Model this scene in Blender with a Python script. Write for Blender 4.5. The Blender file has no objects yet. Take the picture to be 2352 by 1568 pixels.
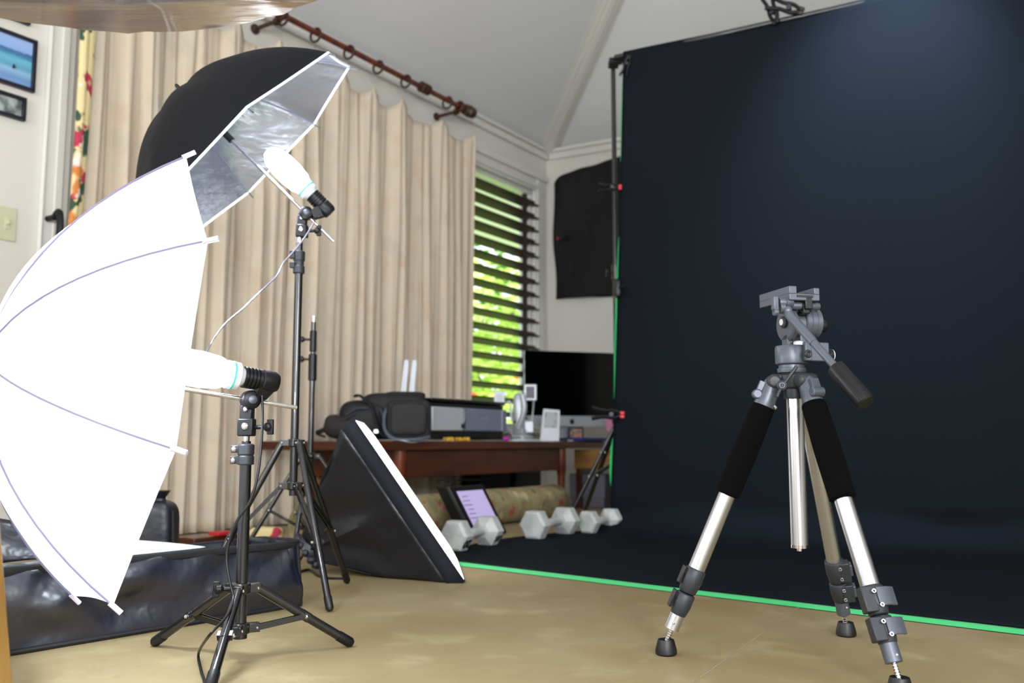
import bpy, math, random
from mathutils import Vector as V, Matrix
random.seed(7)
PI = math.pi
# ------------------------------------------------------------------ camera maths (2352 x 1568 frame)
F, CX, CY, HY, EYE = 2100.0, 1176.0, 784.0, 1015.0, 0.40
TH = math.atan((HY - CY) / F); CT, ST = math.cos(TH), math.sin(TH)
def ray(px, py):
    u = (px - CX) / F; v = (CY - py) / F
    return V((u, CT - ST * v, ST + CT * v))
def at(px, py, Y):
    r = ray(px, py); return V((0, 0, EYE)) + r * (Y / r.y)
def fl(px, py, z=0.0):
    r = ray(px, py); return V((0, 0, EYE)) + r * ((z - EYE) / r.z)
def pl(px, py, p0, n):
    r = ray(px, py); return V((0, 0, EYE)) + r * ((p0 - V((0, 0, EYE))).dot(n) / r.dot(n))
ZV = V((0, 0, 1))
COL = bpy.context.scene.collection

# ------------------------------------------------------------------ materials
def srgb(h):
    if isinstance(h, str):
        c = [int(h[i:i + 2], 16) / 255 for i in (0, 2, 4)]
        return tuple((x / 12.92 if x <= .04045 else ((x + .055) / 1.055) ** 2.4) for x in c) + (1,)
    return tuple(h) + (1,)
def mat(name, col, rough=.5, metal=0., noise=None, bump=None, emit=None, trans=0., sheen=0., coat=0., spec=None, alpha=None, ior=None, wave=None):
    """noise=(scale, colour2, detail, lo, hi[, stretch]) mottles the colour; bump=(scale, strength[, stretch])"""
    m = bpy.data.materials.new(name); m.use_nodes = True
    nt = m.node_tree; N = nt.nodes; L = nt.links; b = N['Principled BSDF']
    b.inputs['Base Color'].default_value = srgb(col); b.inputs['Roughness'].default_value = rough
    b.inputs['Metallic'].default_value = metal; b.inputs['Transmission Weight'].default_value = trans
    b.inputs['Sheen Weight'].default_value = sheen; b.inputs['Coat Weight'].default_value = coat
    if spec is not None: b.inputs['Specular IOR Level'].default_value = spec
    if ior: b.inputs['IOR'].default_value = ior
    tc = N.new('ShaderNodeTexCoord')
    def coords(stretch):
        mp = N.new('ShaderNodeMapping'); mp.inputs['Scale'].default_value = stretch
        L.new(tc.outputs['Object'], mp.inputs['Vector']); return mp.outputs['Vector']
    if noise:
        st = noise[5] if len(noise) > 5 else (1, 1, 1)
        t = N.new('ShaderNodeTexNoise'); t.inputs['Scale'].default_value = noise[0]; t.inputs['Detail'].default_value = noise[2]
        L.new(coords(st), t.inputs['Vector'])
        r = N.new('ShaderNodeMapRange'); r.inputs['From Min'].default_value = noise[3]; r.inputs['From Max'].default_value = noise[4]
        L.new(t.outputs['Fac'], r.inputs['Value'])
        mx = N.new('ShaderNodeMix'); mx.data_type = 'RGBA'
        mx.inputs[6].default_value = srgb(col); mx.inputs[7].default_value = srgb(noise[1])
        L.new(r.outputs['Result'], mx.inputs[0]); L.new(mx.outputs[2], b.inputs['Base Color'])
    if bump:
        st = bump[2] if len(bump) > 2 else (1, 1, 1)
        t = N.new('ShaderNodeTexNoise'); t.inputs['Scale'].default_value = bump[0]; t.inputs['Detail'].default_value = 4
        L.new(coords(st), t.inputs['Vector'])
        bp = N.new('ShaderNodeBump'); bp.inputs['Strength'].default_value = bump[1]; bp.inputs['Distance'].default_value = .02
        L.new(t.outputs['Fac'], bp.inputs['Height']); L.new(bp.outputs['Normal'], b.inputs['Normal'])
    if emit:
        b.inputs['Emission Color'].default_value = srgb(emit[0]); b.inputs['Emission Strength'].default_value = emit[1]
    return m
def nodes(m): return m.node_tree.nodes, m.node_tree.links, m.node_tree.nodes['Principled BSDF']
def layer(m, col, scale, lo, hi, detail=3, kind='noise', stretch=(1, 1, 1), fac=1.0, loc=(0, 0, 0)):
    """mix one more procedural patch colour over the current base colour"""
    N, L, b = nodes(m)
    tc = N.new('ShaderNodeTexCoord'); mp = N.new('ShaderNodeMapping')
    mp.inputs['Scale'].default_value = stretch; mp.inputs['Location'].default_value = loc
    L.new(tc.outputs['Object'], mp.inputs['Vector'])
    if kind == 'noise':
        t = N.new('ShaderNodeTexNoise'); t.inputs['Detail'].default_value = detail; out = t.outputs['Fac']
    elif kind == 'vor':
        t = N.new('ShaderNodeTexVoronoi'); out = t.outputs['Distance']
    elif kind == 'crack':
        t = N.new('ShaderNodeTexVoronoi'); t.feature = 'DISTANCE_TO_EDGE'; out = t.outputs['Distance']
    elif kind == 'wave':
        t = N.new('ShaderNodeTexWave'); t.inputs['Distortion'].default_value = 4; t.inputs['Detail'].default_value = 3; out = t.outputs['Fac']
    t.inputs['Scale'].default_value = scale
    L.new(mp.outputs['Vector'], t.inputs['Vector'])
    r = N.new('ShaderNodeMapRange'); r.inputs['From Min'].default_value = lo; r.inputs['From Max'].default_value = hi
    r.inputs['To Max'].default_value = fac
    L.new(out, r.inputs['Value'])
    mx = N.new('ShaderNodeMix'); mx.data_type = 'RGBA'
    src = b.inputs['Base Color'].links
    if src: L.new(src[0].from_socket, mx.inputs[6])
    else: mx.inputs[6].default_value = b.inputs['Base Color'].default_value
    mx.inputs[7].default_value = srgb(col)
    L.new(r.outputs['Result'], mx.inputs[0]); L.new(mx.outputs[2], b.inputs['Base Color'])
    return m
def translucent(m, w):
    N, L, b = nodes(m)
    out = N['Material Output']; t = N.new('ShaderNodeBsdfTranslucent'); mx = N.new('ShaderNodeMixShader')
    mx.inputs[0].default_value = w
    s = b.inputs['Base Color'].links
    if s: L.new(s[0].from_socket, t.inputs['Color'])
    else: t.inputs['Color'].default_value = b.inputs['Base Color'].default_value
    L.new(b.outputs[0], mx.inputs[1]); L.new(t.outputs[0], mx.inputs[2]); L.new(mx.outputs[0], out.inputs['Surface'])
    return m

M = {}
M['wall'] = mat('wall_paint', 'd3d0c9', .8, bump=(40, .05))
M['ceil'] = mat('ceiling_paint', 'dcdde0', .85, bump=(60, .04))
M['trim'] = mat('white_trim_paint', 'd6d5d0', .45)
f = M['floor'] = mat('tan_concrete', '8c7a55', .42, noise=(1.6, '9e9070', 6, .35, .65), bump=(9, .06), spec=.35)
layer(f, '84704a', 3.2, .50, .68, 8, fac=.7); layer(f, 'b4a884', 7, .55, .72, 6, fac=.5); layer(f, '8a7c5c', 26, .56, .7, 5, fac=.4); layer(f, '83703f', .9, .6, .75, 4, fac=.45)
M['black_metal'] = mat('black_painted_metal', '0b0c0e', .28, .0, coat=.4, spec=.6)
M['black_matte'] = mat('black_matte_plastic', '0b0c10', .4, spec=.35)
M['rubber'] = mat('black_rubber', '08090b', .45)
M['gun'] = mat('gunmetal_casting', '5a5f69', .42, .5)
M['gun_dark'] = mat('dark_grey_casting', '34373c', .48, .4)
M['alu'] = mat('satin_aluminium', 'c6c6ca', .32, 1.)
M['chrome'] = mat('bright_chrome', 'e0e0e4', .12, 1.)
M['foam'] = mat('black_foam_sleeve', '040404', .95, spec=.08)
M['red'] = mat('red_plastic', 'c0202c', .45)
M['white_pl'] = mat('white_plastic', 'dfe3e8', .35)
M['teal'] = mat('teal_print', '48c0a8', .5)
M['bulb'] = mat('glowing_bulb_glass', 'ffffff', .4, emit=((.86, .93, 1.0), 170.))
M['shoot'] = translucent(mat('white_translucent_fabric', 'f0f2fa', .7), .6)
M['rib_steel'] = mat('thin_steel_rib', '9a96a8', .35, .8)
M['rib_grey'] = mat('thin_grey_rib', '8480a0', .5, .2)
M['tip'] = mat('pale_plastic_tip', 'd8d2e6', .5)
M['umb_black'] = mat('black_umbrella_cloth', '0a0c11', .62, bump=(9, .3), spec=.15)
M['umb_silver'] = mat('silver_umbrella_lining', 'bcc0cc', .27, .92, bump=(7, .4, (1, 1, 3)))
M['umb_edge'] = mat('white_hem', 'e8ecf0', .6)
M['nylon'] = mat('navy_black_nylon', '181b29', .34, bump=(6, 1.), spec=.9)
M['nylon_plain'] = mat('black_nylon', '131723', .42, bump=(8, .5), spec=.6)
M['binding'] = mat('black_webbing', '0c0d11', .7)
M['sb_cloth'] = mat('black_softbox_cloth', '10131c', .36, bump=(5, .8), spec=.6)
M['lip'] = mat('black_woven_band', '14171f', .8, spec=.3)
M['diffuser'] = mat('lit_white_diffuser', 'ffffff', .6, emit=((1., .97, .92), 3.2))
M['bd'] = mat('black_backdrop_cloth', '12161b', .95, noise=(600, '161b21', 2, .4, .6), spec=.06)
M['bd_green'] = mat('green_backdrop_cloth', '14d070', .75, sheen=.1, emit=None)
M['wallcloth'] = mat('black_wall_cloth', '0e0f11', .75, bump=(4, .5, (1.5, 1.5, .6)), spec=.3)
c = M['curtain'] = mat('cream_curtain_lining', 'd6c9b6', .85, noise=(9, 'd8c8b2', 5, .4, .6), bump=(70, .05))
layer(c, 'cdb49c', 6, .55, .68, 5, fac=.45); layer(c, 'b8b8a6', 5, .56, .7, 5, fac=.4, loc=(3, 7, 1)); layer(c, 'd4ae98', 11, .6, .7, 4, fac=.35, loc=(9, 2, 5))
translucent(c, .14)
fl_ = M['floral'] = mat('floral_curtain_print', 'dccb96', .8, bump=(60, .05))
layer(fl_, 'b03048', 9, .54, .58, 2, loc=(1, 4, 2)); layer(fl_, '2f4c38', 10, .56, .6, 2, loc=(5, 1, 8)); layer(fl_, 'c87a3a', 8, .6, .64, 2, loc=(2, 9, 3)); layer(fl_, 'f0dcd0', 12, .6, .66, 2, loc=(8, 8, 0))
r = M['rug'] = mat('rolled_floral_carpet', '968a66', .95, noise=(14, '7c7654', 5, .4, .6), bump=(120, .3))
layer(r, '9c4238', 13, .58, .62, 5, fac=.85); layer(r, '5c5a40', 16, .6, .66, 4, loc=(4, 2, 1)); layer(r, 'b8ab84', 10, .6, .68, 3, loc=(7, 2, 1))
w = M['mahog'] = mat('dark_reddish_wood', '54260f', .34, noise=(2.2, '36170a', 6, .35, .65, (1, 1, 9)), coat=.3)
layer(w, '2c1008', 5, .62, .78, 4, fac=.6)
M['rodwood'] = mat('reddish_rod_wood', '6b3018', .35, noise=(12, '4a1c0e', 3, .4, .6), coat=.3)
M['ringwood'] = mat('dark_ring_wood', '3a2012', .4)
M['ochre'] = mat('honey_wood', '9c7434', .5, noise=(6, '80581f', 4, .4, .6, (1, 1, 6)))
wd = M['slab'] = mat('varnished_rustic_wood', '94794c', .38, noise=(3.0, '7c6450', 6, .35, .7, (1.5, 9, 1)), coat=.22, bump=(6, .35, (1, 5, 1)))
layer(wd, '4a2a16', 5, .15, .08, kind='vor', stretch=(1.2, 3.0, 1)); layer(wd, '3c2414', 6, .045, .015, kind='crack', stretch=(.2, 1.1, .2), fac=.95); layer(wd, 'b5a890', 5, .55, .7, 5, fac=.5, stretch=(1, 6, 1))
M['oak'] = mat('oak_leg_wood', 'b08a4c', .4, noise=(5, '8f6a34', 5, .4, .65, (6, 6, .6)), coat=.2)
M['blind'] = mat('dark_brown_slats', '3b2b25', .5, noise=(4, '2c201b', 3, .4, .6, (8, 8, 8)))
M['leaf'] = translucent(mat('sunlit_leaves', 'a8cc48', .45, noise=(2.5, 'e8f4a0', 4, .38, .6)), .5)
M['leaf2'] = translucent(mat('dark_green_leaves', '3f7a2a', .5, noise=(3, 'a8d050', 4, .5, .7)), .4)
M['flower'] = translucent(mat('red_blossom', 'd85040', .6), .4)
M['stem'] = mat('brown_stem', '5a4530', .8)
M['grass'] = mat('outdoor_lawn', '7c9c48', .9, noise=(4, '9cb860', 4, .4, .6))
M['screen'] = mat('black_glass_screen', '020304', .08, spec=.3)
M['silver'] = mat('brushed_silver_plastic', 'b4bac2', .34, .2)
M['silver_dk'] = mat('slate_grey_panel', '737b90', .32, .1)
M['black_gloss'] = mat('gloss_black_plastic', '050507', .15)
M['iron'] = mat('grey_painted_iron', 'b6bab8', .55, noise=(14, '9a9e9e', 5, .4, .65), bump=(50, .12))
M['letter'] = mat('worn_dark_lettering', '3f4444', .6)
M['paper'] = mat('white_paper', 'd4d8e0', .7)
M['lav'] = mat('lavender_lit_screen', 'b8a8d8', .4, emit=((.62, .55, .85), .28))
M['ink'] = mat('purple_ink', '7c6aa8', .7)
M['yellow'] = mat('yellow_plastic', 'd0a02c', .4)
M['magenta'] = mat('magenta_plastic', 'b828a0', .4)
M['pink'] = mat('pink_paper', 'd890b8', .7)
M['blue'] = mat('dark_blue_cover', '1c2c70', .5)
M['orange'] = mat('terracotta_cloth', 'b87048', .8, noise=(14, 'd8a080', 4, .45, .6))
M['greyish'] = mat('grey_plastic', '6c6a78', .6)
M['beige'] = mat('beige_switch_plastic', 'c8c6a8', .45)
M['frame'] = mat('black_picture_frame', '0c1020', .4)
M['glass_tube'] = mat('white_lamp_tube', 'e4ecf8', .3)
M['brown_pack'] = mat('dark_brown_canvas', '241f1e', .8, bump=(30, .3))
M['pack'] = mat('black_backpack_cloth', '0d0e12', .7, bump=(25, .35))
M['grey_strap'] = mat('grey_webbing', '444c5a', .7)
sea = M['sea'] = mat('ocean_print', '88a8dc', .5)
def sea_nodes():
    N, L, b = nodes(sea)
    tc = N.new('ShaderNodeTexCoord'); sp = N.new('ShaderNodeSeparateXYZ'); L.new(tc.outputs['Generated'], sp.inputs[0])
    no = N.new('ShaderNodeTexNoise'); no.inputs['Scale'].default_value = 7; mp = N.new('ShaderNodeMapping'); mp.inputs['Scale'].default_value = (1, 1, 5)
    L.new(tc.outputs['Generated'], mp.inputs[0]); L.new(mp.outputs[0], no.inputs[0])
    ad = N.new('ShaderNodeMath'); ad.operation = 'MULTIPLY_ADD'; ad.inputs[1].default_value = .12
    L.new(no.outputs['Fac'], ad.inputs[0]); L.new(sp.outputs['Z'], ad.inputs[2])
    cr = N.new('ShaderNodeValToRGB'); e = cr.color_ramp.elements
    e[0].position = 0; e[0].color = srgb('7898c8'); e[1].position = 1; e[1].color = srgb('98b4e4')
    for p, h in ((.2, '6a90c0'), (.35, '88b4d0'), (.42, '5898b8'), (.6, '68b0cc'), (.68, '3a7ca0'), (.76, '40689c'), (.8, '88a8dc')):
        k = e.new(p); k.color = srgb(h)
    L.new(ad.outputs[0], cr.inputs[0]); L.new(cr.outputs[0], b.inputs['Base Color'])
sea_nodes()
M['bw'] = mat('grey_photo_print', 'a8b0b0', .5, noise=(14, '4a5450', 5, .45, .6))
M['colphoto'] = mat('colour_photo_print', 'c08860', .5, noise=(40, '4a6a80', 4, .45, .6))
M['yprint'] = mat('yellow_print', 'a8a040', .5)

# ------------------------------------------------------------------ mesh builder
def frame_of(axis):
    a = V(axis).normalized()
    u = a.cross(ZV)
    if u.length < 1e-3: u = V((1, 0, 0))
    u.normalize(); v = a.cross(u).normalized()
    return a, u, v
def smooth_path(pts, k=6):
    P = [V(p) for p in pts]
    if len(P) < 3: return P
    out = []
    for i in range(len(P) - 1):
        p0 = P[max(i - 1, 0)]; p1 = P[i]; p2 = P[i + 1]; p3 = P[min(i + 2, len(P) - 1)]
        for j in range(k):
            t = j / k
            out.append(.5 * ((2 * p1) + (p2 - p0) * t + (2 * p0 - 5 * p1 + 4 * p2 - p3) * t * t + (3 * p1 - p0 - 3 * p2 + p3) * t ** 3))
    out.append(P[-1]); return out
class MB:
    def __init__(s): s.v = []; s.f = []
    def add(s, vs, fs):
        o = len(s.v); s.v += [V(v) for v in vs]; s.f += [tuple(i + o for i in f) for f in fs]; return s
    def box(s, c, size, ax=None):
        X, Y, Z = ax if ax else (V((1, 0, 0)), V((0, 1, 0)), V((0, 0, 1)))
        c = V(c); a, b, d = [q / 2 for q in size]
        vs = [c + X * (a * i) + Y * (b * j) + Z * (d * k) for k in (-1, 1) for j in (-1, 1) for i in (-1, 1)]
        return s.add(vs, [(0, 2, 3, 1), (4, 5, 7, 6), (0, 1, 5, 4), (2, 6, 7, 3), (0, 4, 6, 2), (1, 3, 7, 5)])
    def lathe(s, prof, o, axis, n=24, phase=0.):
        """prof: (radius, distance along axis)"""
        a, u, v = frame_of(axis); o = V(o); vs = []; fs = []
        for r, t in prof:
            for i in range(n):
                an = phase + 2 * PI * i / n
                vs.append(o + a * t + (u * math.cos(an) + v * math.sin(an)) * max(r, 1e-5))
        for k in range(len(prof) - 1):
            for i in range(n):
                j = (i + 1) % n
                fs.append((k * n + i, k * n + j, (k + 1) * n + j, (k + 1) * n + i))
        fs.append(tuple(reversed(range(n)))); fs.append(tuple((len(prof) - 1) * n + i for i in range(n)))
        return s.add(vs, fs)
    def tube(s, p0, p1, r0, r1=None, n=20):
        p0 = V(p0); p1 = V(p1); r1 = r0 if r1 is None else r1; L = (p1 - p0).length
        return s.lathe([(r0, 0), (r1, L)], p0, p1 - p0, n)
    def path(s, pts, r, n=8, sm=6, flat=None):
        P = smooth_path(pts, sm) if sm else [V(p) for p in pts]
        vs = []; fs = []; m = len(P)
        T = (P[1] - P[0]).normalized(); u = T.cross(ZV)
        if u.length < 1e-3: u = V((1, 0, 0))
        u.normalize()
        for k in range(m):
            T = (P[min(k + 1, m - 1)] - P[max(k - 1, 0)]).normalized()
            u = (u - T * u.dot(T)).normalized(); w = T.cross(u)
            rr = r if not callable(r) else r(k / (m - 1))
            ru, rw = (rr, rr) if not flat else (rr, rr * flat)
            for i in range(n):
                an = 2 * PI * i / n; vs.append(P[k] + u * (math.cos(an) * ru) + w * (math.sin(an) * rw))
        for k in range(m - 1):
            for i in range(n):
                j = (i + 1) % n; fs.append((k * n + i, k * n + j, (k + 1) * n + j, (k + 1) * n + i))
        fs.append(tuple(reversed(range(n)))); fs.append(tuple((m - 1) * n + i for i in range(n)))
        return s.add(vs, fs)
    def ball(s, c, r, n=14, ax=None):
        rx, ry, rz = r if isinstance(r, (tuple, list)) else (r, r, r)
        X, Y, Z = ax if ax else (V((1, 0, 0)), V((0, 1, 0)), V((0, 0, 1)))
        c = V(c); vs = []; fs = []; m = n // 2
        for k in range(m + 1):
            ph = PI * k / m
            for i in range(n):
                an = 2 * PI * i / n; q = max(math.sin(ph), 1e-4)
                vs.append(c + X * (rx * q * math.cos(an)) + Y * (ry * q * math.sin(an)) + Z * (-rz * math.cos(ph)))
        for k in range(m):
            for i in range(n):
                j = (i + 1) % n; fs.append((k * n + i, k * n + j, (k + 1) * n + j, (k + 1) * n + i))
        return s.add(vs, fs)
    def torus(s, c, axis, R, r, n=20, m=8):
        a, u, v = frame_of(axis); c = V(c); vs = []; fs = []
        for i in range(n):
            an = 2 * PI * i / n; d = u * math.cos(an) + v * math.sin(an)
            for j in range(m):
                b = 2 * PI * j / m; vs.append(c + d * (R + r * math.cos(b)) + a * (r * math.sin(b)))
        for i in range(n):
            for j in range(m):
                fs.append((i * m + j, ((i + 1) % n) * m + j, ((i + 1) % n) * m + (j + 1) % m, i * m + (j + 1) % m))
        return s.add(vs, fs)
    def prism(s, pts, d):
        """closed outline extruded by vector d"""
        P = [V(p) for p in pts]; n = len(P); d = V(d)
        return s.add(P + [p + d for p in P], [tuple(reversed(range(n))), tuple(range(n, 2 * n))] + [(i, (i + 1) % n, n + (i + 1) % n, n + i) for i in range(n)])
    def grid(s, fn, nu, nv, closeu=False):
        vs = [fn(i / nu, j / nv) for j in range(nv + 1) for i in range(nu + 1)]
        fs = [(j * (nu + 1) + i, j * (nu + 1) + i + 1, (j + 1) * (nu + 1) + i + 1, (j + 1) * (nu + 1) + i) for j in range(nv) for i in range(nu)]
        return s.add(vs, fs)
    def rbox(s, c, size, r, ax=None, n=4, ex=None):
        """superellipsoid-like padded box: soft corners"""
        X, Y, Z = ax if ax else (V((1, 0, 0)), V((0, 1, 0)), V((0, 0, 1)))
        c = V(c); a, b, d = [q / 2 for q in size]; e = ex or r
        vs = []; fs = []; N_, M_ = 32, 16
        def sp(x, p): return math.copysign(abs(x) ** p, x)
        for k in range(M_ + 1):
            ph = -PI / 2 + PI * k / M_
            for i in range(N_):
                an = 2 * PI * i / N_
                cp = sp(math.cos(ph), e)
                vs.append(c + X * (a * cp * sp(math.cos(an), r)) + Y * (b * cp * sp(math.sin(an), r)) + Z * (d * sp(math.sin(ph), e)))
        for k in range(M_):
            for i in range(N_):
                j = (i + 1) % N_; fs.append((k * N_ + i, k * N_ + j, (k + 1) * N_ + j, (k + 1) * N_ + i))
        return s.add(vs, fs)
def obj(name, mb, m, parent=None, base=None, bevel=0, solid=0, sub=0, ang=35, flat=False, label=None, weld=False):
    base = V(base) if base is not None else V((0, 0, 0))
    me = bpy.data.meshes.new(name)
    me.from_pydata([tuple(v - base) for v in mb.v], [], mb.f); me.validate()
    o = bpy.data.objects.new(name, me); COL.objects.link(o)
    me.materials.append(m)
    if weld:
        w_ = o.modifiers.new('weld', 'WELD'); w_.merge_threshold = 2e-5
    if not flat:
        for p in me.polygons: p.use_smooth = True
        me.set_sharp_from_angle(angle=math.radians(ang))
    if solid:
        q = o.modifiers.new('solid', 'SOLIDIFY'); q.thickness = solid; q.offset = 0
    if bevel:
        q = o.modifiers.new('bevel', 'BEVEL'); q.width = bevel; q.segments = 2; q.limit_method = 'ANGLE'; q.angle_limit = math.radians(40); q.harden_normals = False
    if sub:
        q = o.modifiers.new('sub', 'SUBSURF'); q.levels = sub; q.render_levels = sub
    if parent is not None: o.parent = parent
    else: o.location = base
    if label: o['label'] = label
    return o
class T:
    """a thing: an Empty at its base; parts given in world coordinates"""
    def __init__(s, name, label, cat, base, group=None, stuff=False):
        s.b = V(base); s.o = bpy.data.objects.new(name, None); COL.objects.link(s.o); s.o.location = s.b
        s.o.empty_display_size = .05
        s.o['label'] = label; s.o['category'] = cat
        if group: s.o['group'] = group
        if stuff: s.o['kind'] = 'stuff'
    def p(s, name, mb, m, on=None, **k): return obj(name, mb, M[m], parent=on or s.o, base=s.b, **k)
def solo(name, label, cat, mb, m, base, group=None, **k):
    o = obj(name, mb, M[m], None, base, **k); o['label'] = label; o['category'] = cat
    if group: o['group'] = group
    return o
def struct(name, mb, m, base=(0, 0, 0), parent=None, label=None, **k):
    o = obj(name, mb, M[m], parent, base, **k)
    if parent is None: o['kind'] = 'structure'
    if label: o['label'] = label
    return o
def text_mb(body, size, o, X, Y, depth=.0006, align='CENTER', bold=False):
    """raised lettering: text laid out along X with its up direction Y"""
    cu = bpy.data.curves.new('t', 'FONT'); cu.body = body; cu.size = size; cu.extrude = depth; cu.align_x = align; cu.align_y = 'CENTER'
    if bold: cu.offset = size * .03
    ob = bpy.data.objects.new('t', cu); COL.objects.link(ob)
    me = bpy.data.meshes.new_from_object(ob.evaluated_get(bpy.context.evaluated_depsgraph_get()))
    X = V(X).normalized(); Y = V(Y).normalized(); Z = X.cross(Y); o = V(o)
    mb = MB(); mb.add([o + X * v.co.x + Y * v.co.y + Z * v.co.z for v in me.vertices], [tuple(p.vertices) for p in me.polygons])
    bpy.data.objects.remove(ob); bpy.data.curves.remove(cu); bpy.data.meshes.remove(me)
    return mb

# ------------------------------------------------------------------ room
D1 = V((.545, .838, 0)).normalized()          # along the window wall, away from the camera
N1 = V((-D1.y, D1.x, 0))                      # out through the window wall
D2 = V((.872, -.490, 0)).normalized()         # along the far right wall, towards the camera
N2 = V((.490, .872, 0)).normalized()          # out through it
C = V((.266, 6.864, 0)); WT = 2.638
def w1(t, off=0., z=0.): return C - D1 * t - N1 * off + ZV * z      # t metres left of the corner, off metres into the room
def w2(t, off=0., z=0.): return C + D2 * t - N2 * off + ZV * z
LA, LB = 8.2, 6.2
ax1 = (D1, N1, ZV); ax2 = (D2, N2, ZV)
def wbox(mb, t0, t1, z0, z1, o0, o1, w=w1, ax=ax1):
    c = (w(t0, o0) + w(t1, o1)) / 2 + ZV * ((z0 + z1) / 2)
    return mb.box(c, (abs(t1 - t0), abs(o1 - o0), z1 - z0), ax)
# floor
fm = MB(); fc = [w1(-.15, -.15), w1(LA, -.15), w1(LA, -.15) + D2 * (LB + .3), w1(-.15, -.15) + D2 * (LB + .3)]
fm.prism([p - ZV * .1 for p in fc], (0, 0, .1)); struct('floor', fm, 'floor')
jm = MB()
for a_j, b_j in ((fl(1815, 1408), fl(1560, 1590)),): dj = (b_j - a_j).normalized(); jm.box((a_j + b_j) / 2 + ZV * .0002, ((b_j - a_j).length * 2.2, .0035, .0006), (dj, V((-dj.y, dj.x, 0)), ZV))
M['joint'] = mat('floor_joint_filler', '8a8068', .8); struct('trim_6', jm, 'joint', label='thin joint line in the concrete floor')
# window wall with its opening
wt0, wt1, wz0, wz1 = .205, 1.35, .50, 2.27
m = MB(); wbox(m, -.12, wt0, 0, WT, -.12, 0); wbox(m, wt1, LA, 0, WT, -.12, 0); wbox(m, wt0, wt1, 0, wz0, -.12, 0); wbox(m, wt0, wt1, wz1, WT, -.12, 0)
struct('wall_left', m, 'wall')
m = MB(); wbox(m, -.0, LB, 0, WT, -.12, 0, w2, ax2); struct('wall_back', m, 'wall')
# ceiling: two slopes that meet in a hip, then flat
hb = (D2 - D1).normalized()
k_ = 0
hp = C + ZV * WT; r_ = ray(1402, 0)
# find the rise so that the hip passes the top edge of the frame at x = 1402
tt = (r_.x * hp.y - r_.y * hp.x) / (hb.x * r_.y - hb.y * r_.x)
q_ = hp + hb * tt; k_ = ((q_.y / r_.y) * r_.z + EYE - WT) / tt
HV = hb + ZV * k_; HL = 3.4; E_ = hp + HV * HL
dn = LA + .1
m = MB(); m.prism([hp, hp + HV * HL, hp + HV * HL - D1 * dn, hp - D1 * dn], (0, 0, .08)); struct('ceiling', m, 'ceil')
m = MB(); m.prism([hp, hp + D2 * dn, hp + HV * HL + D2 * dn, hp + HV * HL], (0, 0, .08)); struct('ceiling', m, 'ceil')
m = MB(); m.prism([E_, E_ + D2 * dn, E_ + D2 * dn - D1 * dn, E_ - D1 * dn], (0, 0, .08)); struct('ceiling', m, 'ceil')
HZ = E_.z
# the two walls behind and beside the camera; unseen openings added to let fill light in
def open_wall(name, o, ax, L, wins):
    mb = MB(); X, Nn, Z = ax; s0 = 0
    for a, b in wins:
        mb.box(o + X * ((s0 + a) / 2) + ZV * (HZ / 2), (a - s0, .12, HZ), ax)
        mb.box(o + X * ((a + b) / 2) + ZV * .35, (b - a, .12, .7), ax)
        mb.box(o + X * ((a + b) / 2) + ZV * ((2.5 + HZ) / 2), (b - a, .12, HZ - 2.5), ax); s0 = b
    mb.box(o + X * ((s0 + L) / 2) + ZV * (HZ / 2), (L - s0, .12, HZ), ax)
    struct(name, mb, 'wall')
oN = w1(LA); oR = w2(LB)
open_wall('wall_near', oN, (D2, D1, ZV), LB, [(1.0, 2.6), (3.6, 5.2)])
open_wall('wall_right', oR, (-D1, D2, ZV), LA, [(5.2, 6.8)])
# hip trim, crown mouldings
hn = V((-hb.y, hb.x, 0)); up = HV.normalized().cross(hn).normalized(); up = up if up.z > 0 else -up
m = MB(); hx = HV.normalized(); mid = hp + HV * (HL / 2) - up * .012
m.box(mid, (HL * HV.length, .17, .03), (hx, hn, up)); m.box(mid - up * .018, (HL * HV.length, .10, .025), (hx, hn, up)); m.box(mid - up * .034, (HL * HV.length, .045, .016), (hx, hn, up))
struct('trim_1', m, 'trim', bevel=.006)
m = MB(); wbox(m, .0, LA - .05, WT - .085, WT - .004, 0, .022); wbox(m, .0, LA - .05, WT - .035, WT - .004, .022, .045); struct('trim_2', m, 'trim', bevel=.006)
m = MB(); wbox(m, .03, LB - .05, WT - .085, WT - .004, 0, .022, w2, ax2); wbox(m, .05, LB - .05, WT - .035, WT - .004, .022, .045, w2, ax2); struct('trim_3', m, 'trim', bevel=.006)
m = MB(); wbox(m, .02, LB - .05, .0, .09, 0, .015, w2, ax2); struct('baseboard_back', m, 'trim', bevel=.004)
m = MB(); wbox(m, .02, LA - .05, .0, .09, 0, .015); struct('baseboard_left', m, 'trim', bevel=.004)
# window casing and frame
m = MB(); wbox(m, .085, wt0, wz0 - .06, wz1 + .13, 0, .022); wbox(m, .11, wt0 - .02, wz0 - .06, wz1 + .10, .022, .034)
wbox(m, wt1, wt1 + .12, wz0 - .06, wz1 + .13, 0, .022)
wbox(m, .07, wt1 + .14, wz1, wz1 + .13, .0, .026); wbox(m, .06, wt1 + .15, wz1 + .09, wz1 + .14, .026, .045); wbox(m, .09, wt1 + .12, wz1 + .02, wz1 + .05, .026, .036)
wbox(m, .07, wt1 + .14, wz0 - .04, wz0, .0, .05)
wo = struct('window_1', m, 'trim', base=w1(.8, 0, wz0), bevel=.004)
m = MB()
for a, b in ((wt0, wt0 + .03), (wt1 - .03, wt1)): wbox(m, a, b, wz0, wz1, -.10, -.005)
wbox(m, wt0, wt1, wz1 - .03, wz1, -.10, -.005); wbox(m, wt0, wt1, wz0, wz0 + .03, -.10, -.005)
q = struct('window_frame', m, 'trim', base=w1(.8, 0, wz0), parent=wo)
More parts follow.
